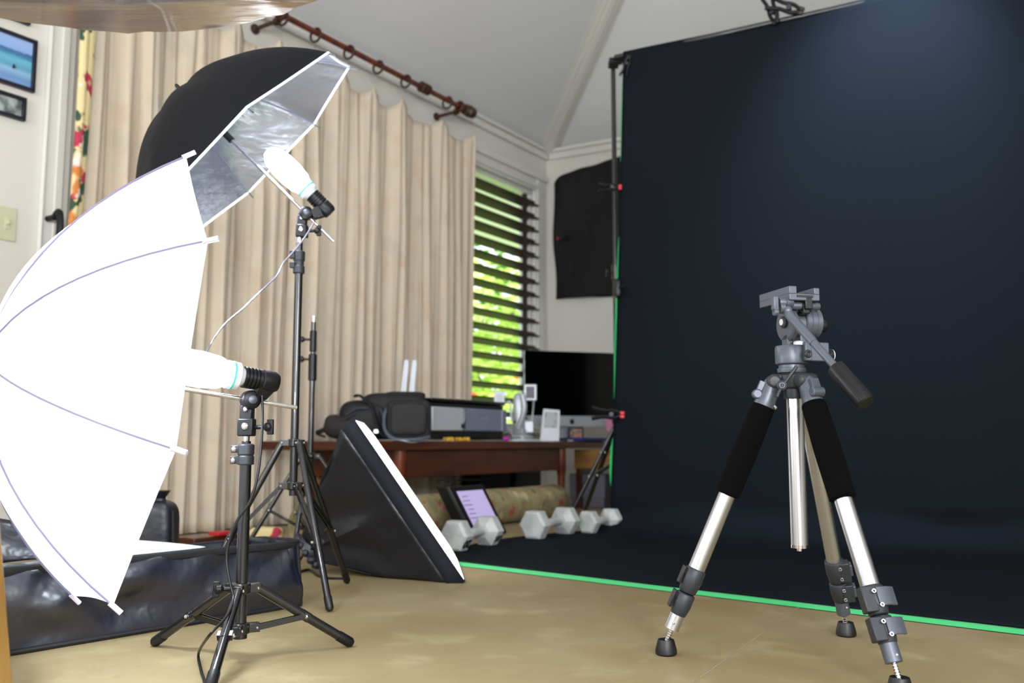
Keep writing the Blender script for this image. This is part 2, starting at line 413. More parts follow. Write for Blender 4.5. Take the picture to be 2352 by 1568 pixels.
# door-side casing on the near stretch of the window wall
tA = (C - pl(97, 300, C, N1)).dot(D1); tB = (C - pl(160, 300, C, N1)).dot(D1)
m = MB(); wbox(m, tB, tA, .09, WT - .085, 0, .018); wbox(m, tB + .03, tA - .05, .09, WT - .085, .018, .028); wbox(m, tA - .012, tA, .09, WT - .085, .018, .026)
struct('trim_4', m, 'trim', bevel=.005)

# ------------------------------------------------------------------ outdoors seen through the slats
m = MB(); g0 = w1(3.2, -.2, -.25); m.prism([g0, g0 + D1 * 16, g0 + D1 * 16 + N1 * 14, g0 + N1 * 14], (0, 0, .05)); struct('ground', m, 'grass')
m = MB(); wbox(m, -3.2, 3.0, 2.42, 2.50, -.13, -1.7); struct('trim_5', m, 'trim', label='pale eave board outside the window')
def bush(label, c, R, n, mt, name='garden_shrub', sz=.06, flowers=0):
    t = T(name, label, 'shrub', (c[0], c[1], -.2)); mb = MB(); fb = MB()
    for i in range(n + flowers):
        while True:
            d = V((random.uniform(-1, 1), random.uniform(-1, 1), random.uniform(-1, 1)))
            if .35 < d.length < 1: break
        p = V(c) + V((d.x * R[0], d.y * R[1], d.z * R[2])); a = V((random.gauss(0, 1), random.gauss(0, 1), random.gauss(0, 1))).normalized()
        _, u, v = frame_of(a); s_ = sz * random.uniform(.6, 1.4)
        (fb if i >= n else mb).add([p - u * s_, p - v * s_ * .4 + a * s_ * .1, p + u * s_, p + v * s_ * .4 + a * s_ * .1], [(0, 1, 2, 3)])
    t.p('foliage', mb, mt, flat=True)
    if flowers: t.p('blossom', fb, 'flower', flat=True)
    st = MB()
    for k in range(5):
        st.path([(c[0] + .04 * k - .1, c[1], -.2), (c[0] + random.uniform(-.2, .2), c[1], c[2] * .5), V(c) + V((random.uniform(-.3, .3) * R[0], random.uniform(-.3, .3) * R[1], R[2] * .4))], .012, 6)
    t.p('stem', st, 'stem')
bush('bright yellow-green shrub seen low through the window slats', w1(-1.75, -1.9, .8), (1.1, 1.0, .9), 3000, 'leaf', flowers=60)
bush('pale green shrub seen through the middle slats', w1(-2.9, -2.6, 1.5), (1.3, 1.2, 1.1), 3000, 'leaf')
bush('darker green tree crown seen through the upper slats', w1(-4.6, -4.2, 2.2), (1.8, 1.6, 1.5), 2600, 'leaf2', name='garden_tree', sz=.08)

# ------------------------------------------------------------------ slatted blind
t = T('window_blind', 'dark brown wooden slatted blind hanging in the bright window', 'blind', w1(.8, .03, wz0))
zs = []
z = wz0 + .09
while z < wz1 - .02: zs.append(z); z += .098
m = MB()
for i, z in enumerate(zs):
    tilt = math.radians(19 + 8 * max(0, (z - 1.3)))
    vv = (-N1 * math.cos(tilt) + ZV * math.sin(tilt))
    m.box(w1((wt0 + .03 + wt1 - .03) / 2, .0, z), (wt1 - wt0 - .06, .086, .009), (D1, vv, D1.cross(vv)))
t.p('slats', m, 'blind', bevel=.002)
m = MB()
wbox(m, wt0 + .0, wt0 + .075, wz0 + .02, wz1 - .03, -.05, -.03)
for z in zs: wbox(m, wt0 + .0, wt0 + .075, z - .008, z + .008, -.03, .035); m.box(w1(wt0 + .0, .02, z - .004), (.05, .05, .012), ax1)
t.p('side_rail', m, 'blind', bevel=.003)
m = MB(); m.path([w1(wt0 + .105, -.02, wz0 + .03), w1(wt0 + .105, -.02, wz1 - .04)], .006, 6, sm=0); t.p('tilt_rod', m, 'blind')

# ------------------------------------------------------------------ curtains, rod and rings
ROD_OFF, ROD_Z = .19, 2.513
def t_at(px, py, off=.13): return (C - pl(px, py, C - N1 * off, N1)).dot(D1)
tR, tL = t_at(1076, 270, ROD_OFF), t_at(150, 60, ROD_OFF)
t = T('curtain_rod', 'long reddish wooden curtain rod with ringed finial under the sloping ceiling', 'curtain rod', w1(tR, ROD_OFF, ROD_Z))
m = MB(); m.tube(w1(tR, ROD_OFF, ROD_Z), w1(tL, ROD_OFF, ROD_Z), .0165); t.p('pole', m, 'rodwood')
m = MB(); m.lathe([(.017, 0), (.034, .008), (.034, .022), (.022, .03), (.038, .042), (.040, .055), (.026, .068), (.036, .085), (.034, .1), (.012, .115)], w1(tR + .05, ROD_OFF, ROD_Z), D1, 20); t.p('finial', m, 'ringwood')
def bracket(tt_):
    m = MB(); m.lathe([(.026, 0), (.026, .012), (.011, .02), (.011, ROD_OFF - .05), (.020, ROD_OFF - .035), (.018, ROD_OFF - .012)], w1(tt_, .0, ROD_Z - .03), -N1, 16)
    m.torus(w1(tt_, ROD_OFF, ROD_Z), D1, .026, .012); t.p('bracket', m, 'ringwood')
for px in (1056, 640): bracket(t_at(px, 200, ROD_OFF))
m = MB()
for k in range(3): m.lathe([(.017, 0), (.033, .006), (.033, .016), (.017, .022)], w1(t_at(975, 222, ROD_OFF) + .04 - k * .03, ROD_OFF, ROD_Z), D1, 20)
t.p('rod_joint', m, 'ringwood')
ringpx = [1028, 932, 868, 800, 722, 645]
ring_t = [t_at(p, 200, ROD_OFF) for p in ringpx]
g = ring_t[-1] - ring_t[-2]
while ring_t[-1] + g < tL - .1: ring_t.append(ring_t[-1] + g * 1.05)
first = None
for i, rt in enumerate(ring_t):
    where = ['nearest the rod finial', 'second from the finial, beside the rod joint', 'third from the finial', 'fourth from the finial', 'fifth from the finial', 'sixth from the finial, just clear of the wooden slab'][i] if i < 6 else 'hidden above the wooden slab'
    b = w1(rt, ROD_OFF, ROD_Z)
    if first is None:
        first = T('curtain_ring', 'dark wooden curtain ring ' + where, 'curtain ring', b, 'rings on the curtain rod')
        m = MB(); m.torus(b - ZV * .016, D1, .036, .0065, 20, 8); first.p('ring', m, 'ringwood')
        m = MB(); m.path([b - ZV * .042, b - ZV * .06, b - ZV * .085], .0025, 6); m.ball(b - ZV * .05, .007, 8); first.p('hook', m, 'rib_steel')
    else:
        e = first.o.copy(); COL.objects.link(e); e.location = b; e['label'] = 'dark wooden curtain ring ' + where; e['group'] = 'rings on the curtain rod'
        for ch in list(first.o.children):
            c2 = ch.copy(); COL.objects.link(c2); c2.parent = e
def curtain(label, t0, t1, seed, folds, right_straight=False):
    rnd = random.Random(seed); base = w1((t0 + t1) / 2, .13, 0)
    th_ = T('curtain', label, 'curtain', base)
    ph = [rnd.uniform(0, 6.28) for _ in range(6)]
    W = t1 - t0
    hooks = sorted([x for x in ring_t if t0 + .06 < x < t1 - .06] + [t0 + .012, t1 - .012])
    def top(tt2):
        for a, b in zip(hooks, hooks[1:]):
            if a <= tt2 <= b:
                s = (tt2 - a) / max(b - a, .01); return (4 * s * (1 - s)) ** .8 * min(.075, (b - a) * .32)
        return 0
    def fn(u, v):
        tt2 = t0 + W * u
        z = (ROD_Z - .115 - top(tt2)) * (1 - v) + .006 * v
        a = .014 + .020 * min(1, v * 3.)
        drift = .18 * math.sin(ph[4] + 3 * v)
        x = u * folds * 2 * PI
        w8 = .55 + .45 * math.sin(u * 11 + ph[1] + .6 * v)
        d = a * (w8 * math.sin(x + ph[0] + drift + 1.9 * math.sin(u * 7 + ph[5]) + .8 * math.sin(u * 17 + ph[2])) + .36 * math.sin(2.17 * x + ph[1] - .9 * v) + .13 * math.sin(4.3 * x + ph[2] + 1.3 * v) + .3 * math.sin(.43 * x + ph[3] + v))
        # V shaped pleats that fall from each hook
        for h in hooks:
            q = (tt2 - h) / (.05 + .16 * v); d += .03 * math.exp(-q * q) * (1 - v) ** 1.5
        d = max(-.085, min(.085, d))
        return w1(tt2 + .004 * math.sin(9 * v + x), .135 + d, z)
    m = MB(); m.grid(fn, int(W * 220), 46); th_.p('cloth', m, 'curtain', solid=.002, ang=80)
    return th_, fn
tm = t_at(655, 600)
curtain('cream lined curtain drawn beside the window blind', t_at(1083, 600), tm, 3, 9)
lc, lfn = curtain('cream lined curtain with a floral print edge at the left', tm + .004, t_at(185, 300), 5, 7)
m = MB()
tE = t_at(185, 300)
for k, (o, r) in enumerate(((.015, .020), (.052, .017))):
    m.path([w1(tE + o + .012 * math.sin(z * 2.1 + k), .17 + .02 * k, z) for z in (.01, .4, .8, 1.2, 1.6, 2.0, 2.38)], r, 10)
lc.p('floral_edge', m, 'floral', label='rolled floral print edge in red, green and yellow')
m = MB(); hb0 = w1(t_at(122, 508, .06), .0, at(122, 508, pl(122, 508, C, N1).y).z)
m.lathe([(.03, 0), (.03, .008), (.012, .014), (.012, .07)], hb0, -N1, 14); m.path([hb0 - N1 * .07, hb0 - N1 * .10 + ZV * .015, hb0 - N1 * .11 - D1 * .0 - ZV * .06, hb0 - N1 * .09 - ZV * .16], .014, 8)
solo('curtain_holdback', 'black metal curtain holdback on the wall beside the floral curtain edge', 'hook', m, 'black_matte', hb0)

# ------------------------------------------------------------------ things on the near stretch of wall
def framed(name, label, pc, wpx, mt, base_off=.0):
    """rectangle on the window wall from pixel corners: right-top, right-bottom and a width in metres"""
    a = pl(pc[0][0], pc[0][1], C, N1); b = pl(pc[1][0], pc[1][1], C, N1)
    tr = (C - a).dot(D1); z1, z0 = a.z, b.z
    t = T(name, label, 'picture', w1(tr + wpx / 2, 0, z0))
    m = MB(); fw = .014
    wbox(m, tr, tr + wpx, z0, z0 + fw, .002, .022); wbox(m, tr, tr + wpx, z1 - fw, z1, .002, .022)
    wbox(m, tr, tr + fw, z0 + fw, z1 - fw, .002, .022); wbox(m, tr + wpx - fw, tr + wpx, z0 + fw, z1 - fw, .002, .022)
    t.p('frame', m, 'frame', bevel=.0015)
    m = MB(); wbox(m, tr + fw, tr + wpx - fw, z0 + fw, z1 - fw, .002, .010); t.p('print', m, mt)
    return t, tr, z0, z1
tq, tr, z0, z1 = framed('picture_frame', 'black framed photograph of a turquoise sea under blue sky', ((81, 97), (70, 214)), .34, 'sea')
m = MB(); pw = w1(tr + .085, .013, z0 + .078); m.ball(pw, (.009, .003, .006), 8); m.ball(pw + ZV * .008, .004, 8); tq.p('swimmer', m, 'brown_pack')
framed('picture_frame', 'small black framed grey picture below the sea photograph', ((56, 228), (50, 280)), .26, 'bw')
framed('picture_frame', 'black framed yellow picture partly hidden by the wooden slab, above the sea photograph', ((69, -20), (66, 62)), .20, 'yprint')
a = pl(38, 480, C, N1); b = pl(38, 557, C, N1); tr = (C - a).dot(D1)
t = T('light_switch', 'beige double switch plate on the white wall', 'light switch', w1(tr + .05, 0, (a.z + b.z) / 2))
m = MB(); wbox(m, tr, tr + .12, b.z, a.z, 0, .006); t.p('plate', m, 'beige', bevel=.002)
for k in (.035, .085):
    m = MB(); zc = (a.z + b.z) / 2; wbox(m, tr + k - .009, tr + k + .009, zc - .022, zc + .022, .006, .009); wbox(m, tr + k - .004, tr + k + .004, zc - .004, zc + .012, .009, .02); t.p('toggle', m, 'beige', bevel=.001)

# ------------------------------------------------------------------ umbrellas
def umbrella(label, Cn, r, az, el, ph, d, d_end, silver):
    n = V((math.cos(el) * math.cos(az), math.cos(el) * math.sin(az), math.sin(el)))
    a = n.cross(ZV).normalized(); b = n.cross(a)
    Cn = V(Cn); ap = Cn - n * d
    Rs = (r * r + d * d) / (2 * d); th = math.asin(min(1, r / Rs)) if d <= r else PI - math.asin(r / Rs)
    def prof(s):
        q = th * s; mx = .3 if silver else .55
        return (Rs * math.sin(q)) * (1 - mx) + r * s * mx, (Rs * (1 - math.cos(q))) * (1 - mx) + d * s ** 1.9 * mx
    def pt(s, an, off=0.):
        k = (an - ph) / (PI / 4); w_ = k - math.floor(k); dl = (w_ - .5) * PI / 4
        ch = math.cos(PI / 8) / math.cos(dl)
        bulge = 1 + (ch - 1) * (.55 + .45 * s) - .009 * math.sin(PI * w_) * s ** 3
        rr, h = prof(s); h2 = h - .012 * math.sin(PI * w_) * math.sin(PI * min(1, s)) - off
        rr = (rr - off * .0) * bulge
        return ap + n * h2 + (a * math.cos(an) + b * math.sin(an)) * rr
    nu = 96
    t = T('photo_umbrella', label, 'umbrella', ap)
    def fn(u, v, off=0.): return pt(max(v, .004), ph + 2 * PI * u, off)
    m = MB(); m.grid(fn, nu, 20)
    if silver:
        t.p('canopy', m, 'umb_black', weld=True, ang=60)
        m = MB(); m.grid(lambda u, v: fn(u, v, -.004), nu, 20); t.p('lining', m, 'umb_silver', weld=True, ang=60, label='crinkled silver reflective lining')
        m = MB(); m.path([pt(1., ph + 2 * PI * i / 96, -.002) for i in range(97)], .0034, 6, sm=0); t.p('hem', m, 'umb_edge')
    else:
        t.p('canopy', m, 'shoot', weld=True, ang=60)
    for i in range(8):
        an = ph + i * PI / 4
        pts = []
        for k in range(13):
            s = .02 + .98 * k / 12; rr, h = prof(s); dd = a * math.cos(an) + b * math.sin(an)
            pts.append(ap + n * (h + (.007 if silver else -.0015)) + dd * (rr + (-.001 if silver else .0015)))
        m = MB(); m.path(pts, .0016, 6, sm=0); rb = t.p('rib', m, 'rib_steel' if silver else 'rib_grey')
        e = (pts[-1] - pts[-2]).normalized(); tip = pts[-1]
        m = MB(); m.tube(tip - e * .006, tip + e * .018, .0042 if not silver else .002, None, 10); t.p('rib_tip', m, 'tip' if not silver else 'gun', on=rb)
        mid = pts[5]; m = MB(); m.tube(ap + n * (d * .62 + .0), mid, .0012, None, 6); t.p('stretcher', m, 'rib_steel')
    m = MB(); m.tube(ap - n * .03, Cn + n * d_end, .0042, None, 14); t.p('shaft', m, 'chrome')
    m = MB(); m.tube(ap + n * (d * .60), ap + n * (d * .60 + .035), .009, None, 14); t.p('runner', m, 'black_matte')
    m = MB(); m.lathe([(.003, 0), (.005, .004), (.006, .03), (.018, .034), (.018, .036)], ap - n * .034, n, 14); t.p('ferrule', m, 'black_matte' if silver else 'tip')
    return n, a, b
nW, aW, bW = umbrella('glowing white shoot-through umbrella open in front of the curtain', (-.6803, 1.6229, .5092), .4072, .6053, -.1336, -1.2709, .225, .3149, False)
nS, aS, bS = umbrella('black umbrella with crinkled silver lining on the tall stand', (-.7024, 2.3569, 1.1549), .3805, .283, -.7562, -.7732, .2216, .3163, True)

# ------------------------------------------------------------------ light stands
def stand(label, Cc, feet, hub_z, low_z, tubes, jointfrac=.55, knob_dir=V((-1, -.3, 0)), rleg=.0085, hubr=.02, extra=None):
    """tubes: list of (z0, z1, radius)"""
    Cc = V(Cc); t = T('light_stand', label, 'light stand', Cc)
    m = MB()
    for z0, z1, r in tubes: m.tube(Cc + ZV * z0, Cc + ZV * z1, r)
    t.p('column', m, 'black_metal', bevel=.0008)
    for z, nm in ((hub_z, 'upper_collar'), (low_z, 'lower_collar')):
        m = MB(); r0 = tubes[0][2]
        m.lathe([(r0 + .001, -.011), (r0 + .006, -.009), (r0 + .006, .009), (r0 + .001, .011)], Cc + ZV * z, ZV, 20)
        for f_ in feet:
            d = (V(f_) - Cc); d.z = 0; d.normalize(); s = d.cross(ZV)
            m.box(Cc + d * (hubr) + ZV * z, (.03, .016, .017), (d, s, ZV))
        cl = t.p(nm, m, 'black_metal', bevel=.0015)
        m = MB()
        for f_ in feet:
            d = (V(f_) - Cc); d.z = 0; d.normalize(); s = d.cross(ZV)
            for q in (-1, 1): m.ball(Cc + d * (hubr + .009) + ZV * z + s * (.009 * q), .0032, 8)
        t.p('rivets', m, 'chrome', on=cl)
    for f_ in feet:
        f_ = V(f_); d = f_ - Cc; d.z = 0; d.normalize(); s = d.cross(ZV)
        top = Cc + d * (hubr + .009) + ZV * hub_z; ft = f_ + ZV * rleg
        e = (ft - top).normalized()
        m = MB(); m.tube(top, ft - e * .02, rleg); lg = t.p('leg', m, 'black_metal')
        m = MB(); m.lathe([(rleg + .0015, 0), (rleg + .0015, .028), (rleg - .002, .034)], ft - e * .028, e, 14); t.p('foot_cap', m, 'rubber', on=lg)
        jp = top.lerp(ft, jointfrac); lo = Cc + d * (hubr + .009) + ZV * low_z
        bd = (jp - lo); L = bd.length; bd.normalize(); bs = bd.cross(s)
        for q in (-1, 1):
            pass
        m = MB(); m.box((lo + jp) / 2, (L, .0025, .010), (bd, s, bs)); m.box((lo + jp) / 2 + s * .0095, (L, .0025, .010), (bd, s, bs)); t.p('brace', m, 'black_metal')
        m = MB(); m.lathe([(rleg + .001, -.010), (rleg + .001, .010)], jp, e, 14); m.box(jp, (.012, .026, .012), (e, s, e.cross(s))); t.p('joint', m, 'black_metal', on=lg)
        m = MB()
        for q in (-1, 1): m.ball(jp + s * (.014 * q), .0042, 8)
        t.p('rivets', m, 'chrome', on=lg)
    return t
def wing_knob(t, p, d, s=.02, name='knob', mt='black_matte', stem=.02):
    """t-bar knob; p root, d outward"""
    d = V(d).normalized(); _, u, v = frame_of(d)
    m = MB(); m.tube(p, p + d * stem, .004); m.lathe([(.006, 0), (.009, .004), (.009, .012), (.005, .016)], p + d * stem, d, 12)
    m.box(p + d * (stem + .012), (.012, .008, s * 1.8), (d, u, v)); return t.p(name, m, mt, bevel=.0015)
# front stand, short, carries the white umbrella lamp
FC = V((-.505, 1.748, 0))
st = stand('short black light stand in front holding the white umbrella lamp', FC, [(-.704, 1.857, 0), (-.319, 1.852, 0), (-.487, 1.528, 0)], .128, .056, [(.045, .372, .0108), (.366, .402, .0085)], .50, rleg=.0088)
m = MB(); m.lathe([(.0115, 0), (.0155, .001), (.0155, .016), (.0135, .018), (.0155, .02), (.0155, .038), (.0115, .04)], FC + ZV * .357, ZV, 24)
m.box(FC + V((-.019, -.004, .366)), (.016, .012, .014)); m.box(FC + V((-.018, -.004, .387)), (.016, .012, .014)); cl = st.p('clamp_collar', m, 'gun_dark', bevel=.001)
m = MB(); m.ball(FC + V((-.020, -.012, .366)), .0055, 10); m.ball(FC + V((-.019, -.012, .387)), .006, 10); st.p('rivets', m, 'chrome', on=cl)
m = MB(); m.tube(FC + ZV * .395, FC + ZV * .425, .006); st.p('spigot', m, 'chrome')
wing_knob(st, FC + V((-.012, -.006, .128)), (-1, -.35, .05), .016)
m = MB(); m.lathe([(.0125, 0), (.0125, .012), (.010, .016)], FC + ZV * .038, ZV, 20); st.p('column_foot', m, 'rubber')
# lamp head on the front stand
def lamp_head(label, K, n, up_, base, sock_c, bulb_len, strength_mat, bracket_z, Cc, far=False):
    """K knuckle centre, n umbrella-axis unit vector (towards the open side), sock_c socket centre"""
    K = V(K); S = V(sock_c); s = n.cross(up_).normalized()
    t = T('lamp_head', label, 'lamp', base)
    # swivel bracket on the stand's spigot
    zb = bracket_z; x, y = Cc.x, Cc.y
    m = MB(); m.box((x, y, zb + .016), (.030, .026, .034)); m.box((x - .0, y, zb + .044), (.024, .022, .03)); m.ball((x, y, zb + .06), (.0135, .0125, .0135), 16)
    br = t.p('bracket', m, 'black_matte', bevel=.003)
    m = MB(); m.ball((x + .0, y - .014, zb + .018), (.007, .003, .007), 10); m.ball((x, y - .0125, zb + .05), (.005, .003, .005), 10); t.p('screw', m, 'chrome', on=br)
    wing_knob(t, V((x + .014, y, zb + .016)), (1, -.1, .02), .016, 'tilt_knob')
    # knuckle that grips the shaft
    m = MB(); q = K - s * .013; m.lathe([(.013, 0), (.018, .003), (.018, .023), (.013, .026)], q, s, 24); m.path([K - ZV * .01, V((x, y, zb + .055))], .010, 10, sm=0); kn = t.p('knuckle', m, 'black_matte', bevel=.001)
    m = MB(); m.lathe([(.008, 0), (.008, .004), (.005, .006)], K - s * .013, -s, 16); m.lathe([(.008, 0), (.008, .004), (.005, .006)], K + s * .013, s, 16); t.p('screw', m, 'gun', on=kn)
    # arm to the socket
    back = S + n * .018
    m = MB(); m.prism([K + n * .004 + up_ * .008 - s * .012, K + n * .026 + up_ * .002 - s * .012, S + n * .034 - up_ * .012 - s * .012, S + n * .034 + up_ * .0 - s * .012, S - n * .004 - up_ * .010 - s * .012, S - n * .004 - up_ * .024 - s * .012], s * .024)
    t.p('arm', m, 'black_matte', bevel=.003)
    pr = []
    for k in range(5): pr += [(.0205 - .0, -.032 + k * .007), (.0205, -.028 + k * .007), (.0175, -.0275 + k * .007), (.0175, -.0255 + k * .007)]
    pr += [(.0205, .006), (.0205, .028), (.0165, .036), (.0, .037)]
    m = MB(); m.lathe(pr, S, n, 28); so = t.p('socket', m, 'black_matte')
    m = MB(); m.lathe([(.015, 0), (.017, .004), (.0255, .012), (.0265, .034), (.025, .036)], S - n * .030, -n, 28); b = t.p('bulb_base', m, 'white_pl')
    m = MB(); m.lathe([(.0268, 0), (.0268, .0035)], S - n * .052, -n, 28); t.p('printed_band', m, 'teal', on=b)
    L = bulb_len
    m = MB(); m.lathe([(.024, 0), (.030, .012), (.034, .35 * L), (.033, .62 * L), (.026, .86 * L), (.014, .97 * L), (.001, L)], S - n * .066, -n, 28); t.p('bulb', m, strength_mat, label='bulb glowing white')
    return t, S
upW = (ZV - nW * ZV.dot(nW)).normalized(); upS = (ZV - nS * ZV.dot(nS)).normalized()
Kw = at(575, 918, 1.742)
Sw = at(596, 872, 1.742)
lamp_head('black lamp head with lit bulb on the short front stand', Kw, nW, upW, FC + ZV * .42, Sw, .135, 'bulb', .412, FC)
# tall stand
TC = V((-.568, 2.40, 0))
st = stand('tall black light stand behind, holding the silver umbrella lamp', TC, [fl(757, 1405), fl(450, 1384), fl(797, 1340)], .398, .287, [(.262, .865, .0105), (.86, .93, .0085)], .62, rleg=.0085, hubr=.022)
m = MB(); m.lathe([(.012, 0), (.0155, .002), (.0155, .02), (.013, .022), (.013, .034), (.0155, .036), (.0155, .06), (.012, .062)], TC + ZV * .845, ZV, 20); m.box(TC + V((-.015, -.008, .867)), (.014, .014, .014)); m.box(TC + V((-.016, -.008, .895)), (.014, .016, .02)); st.p('clamp_collar', m, 'gun_dark', bevel=.001)
m = MB(); m.tube(TC + ZV * .92, TC + ZV * .955, .006); st.p('spigot', m, 'chrome')
Ks = at(703, 490, 2.39); Ss = at(737, 468, 2.39)
lamp_head('black lamp head with lit bulb on the tall stand', Ks, nS, upS, TC + ZV * .95, Ss, .13, 'bulb', .945, V((Ks.x - .012, 2.40, 0)))
# third stand, no lamp
SC = at(713, 1047, 3.3); SC.z = 0
st = stand('bare black light stand beside the tall one, without a lamp', SC, [SC + V((-.22, -.06, 0)), SC + V((.28, -.02, 0)), SC + V((.0, -.24, 0))], .350, .10, [(.08, .66, .0105), (.65, .835, .0085)], .55, rleg=.008, hubr=.022)
m = MB(); m.lathe([(.0105, 0), (.0150, .003), (.0150, .095), (.0105, .098)], SC + ZV * .62, ZV, 18); m.lathe([(.0095, 0), (.0125, .003), (.0125, .075), (.0095, .078)], SC + ZV * .725, ZV, 18); st.p('clamp_collar', m, 'black_matte')
wing_knob(st, SC + V((-.01, 0, .698)), (-1, -.2, 0), .014); wing_knob(st, SC + V((-.01, 0, .770)), (-1, -.2, 0), .012)
m = MB(); m.lathe([(.005, 0), (.005, .02), (.007, .022), (.007, .03), (.004, .034)], SC + ZV * .825, ZV, 14); st.p('spigot', m, 'chrome')

# power cords
m = MB()
yb = FC.y - .03
m.path([at(602, 905, 1.742), at(603, 960, 1.735), at(600, 1020, 1.722), at(592, 1090, 1.715), at(575, 1150, 1.712), at(545, 1195, 1.712), at(526, 1245, 1.712), at(521, 1290, 1.710), at(530, 1345, 1.700), at(536, 1375, 1.69), at(520, 1415, 1.64), at(480, 1460, 1.58), fl(456, 1500, .012), fl(462, 1540, .004), fl(470, 1580, .004), fl(440, 1660, .004)], .0026, 8)
solo('power_cord', 'black twin power cord hanging down the short front stand to the floor', 'cord', m, 'rubber', at(602, 905, 1.742))
m = MB()
m.path([at(722, 510, 2.37), at(700, 545, 2.36), at(672, 580, 2.36), at(650, 605, 2.35), at(634, 635, 2.32), at(595, 672, 2.28), at(558, 708, 2.2), at(520, 740, 2.12), at(492, 775, 2.05), at(478, 800, 2.0), at(430, 880, 1.98), at(330, 1020, 2.02), at(230, 1180, 2.1)], .0022, 8)
solo('power_cord', 'thin grey power cord sagging from the tall stand behind the white umbrella', 'cord', m, 'rib_steel', at(722, 510, 2.37))

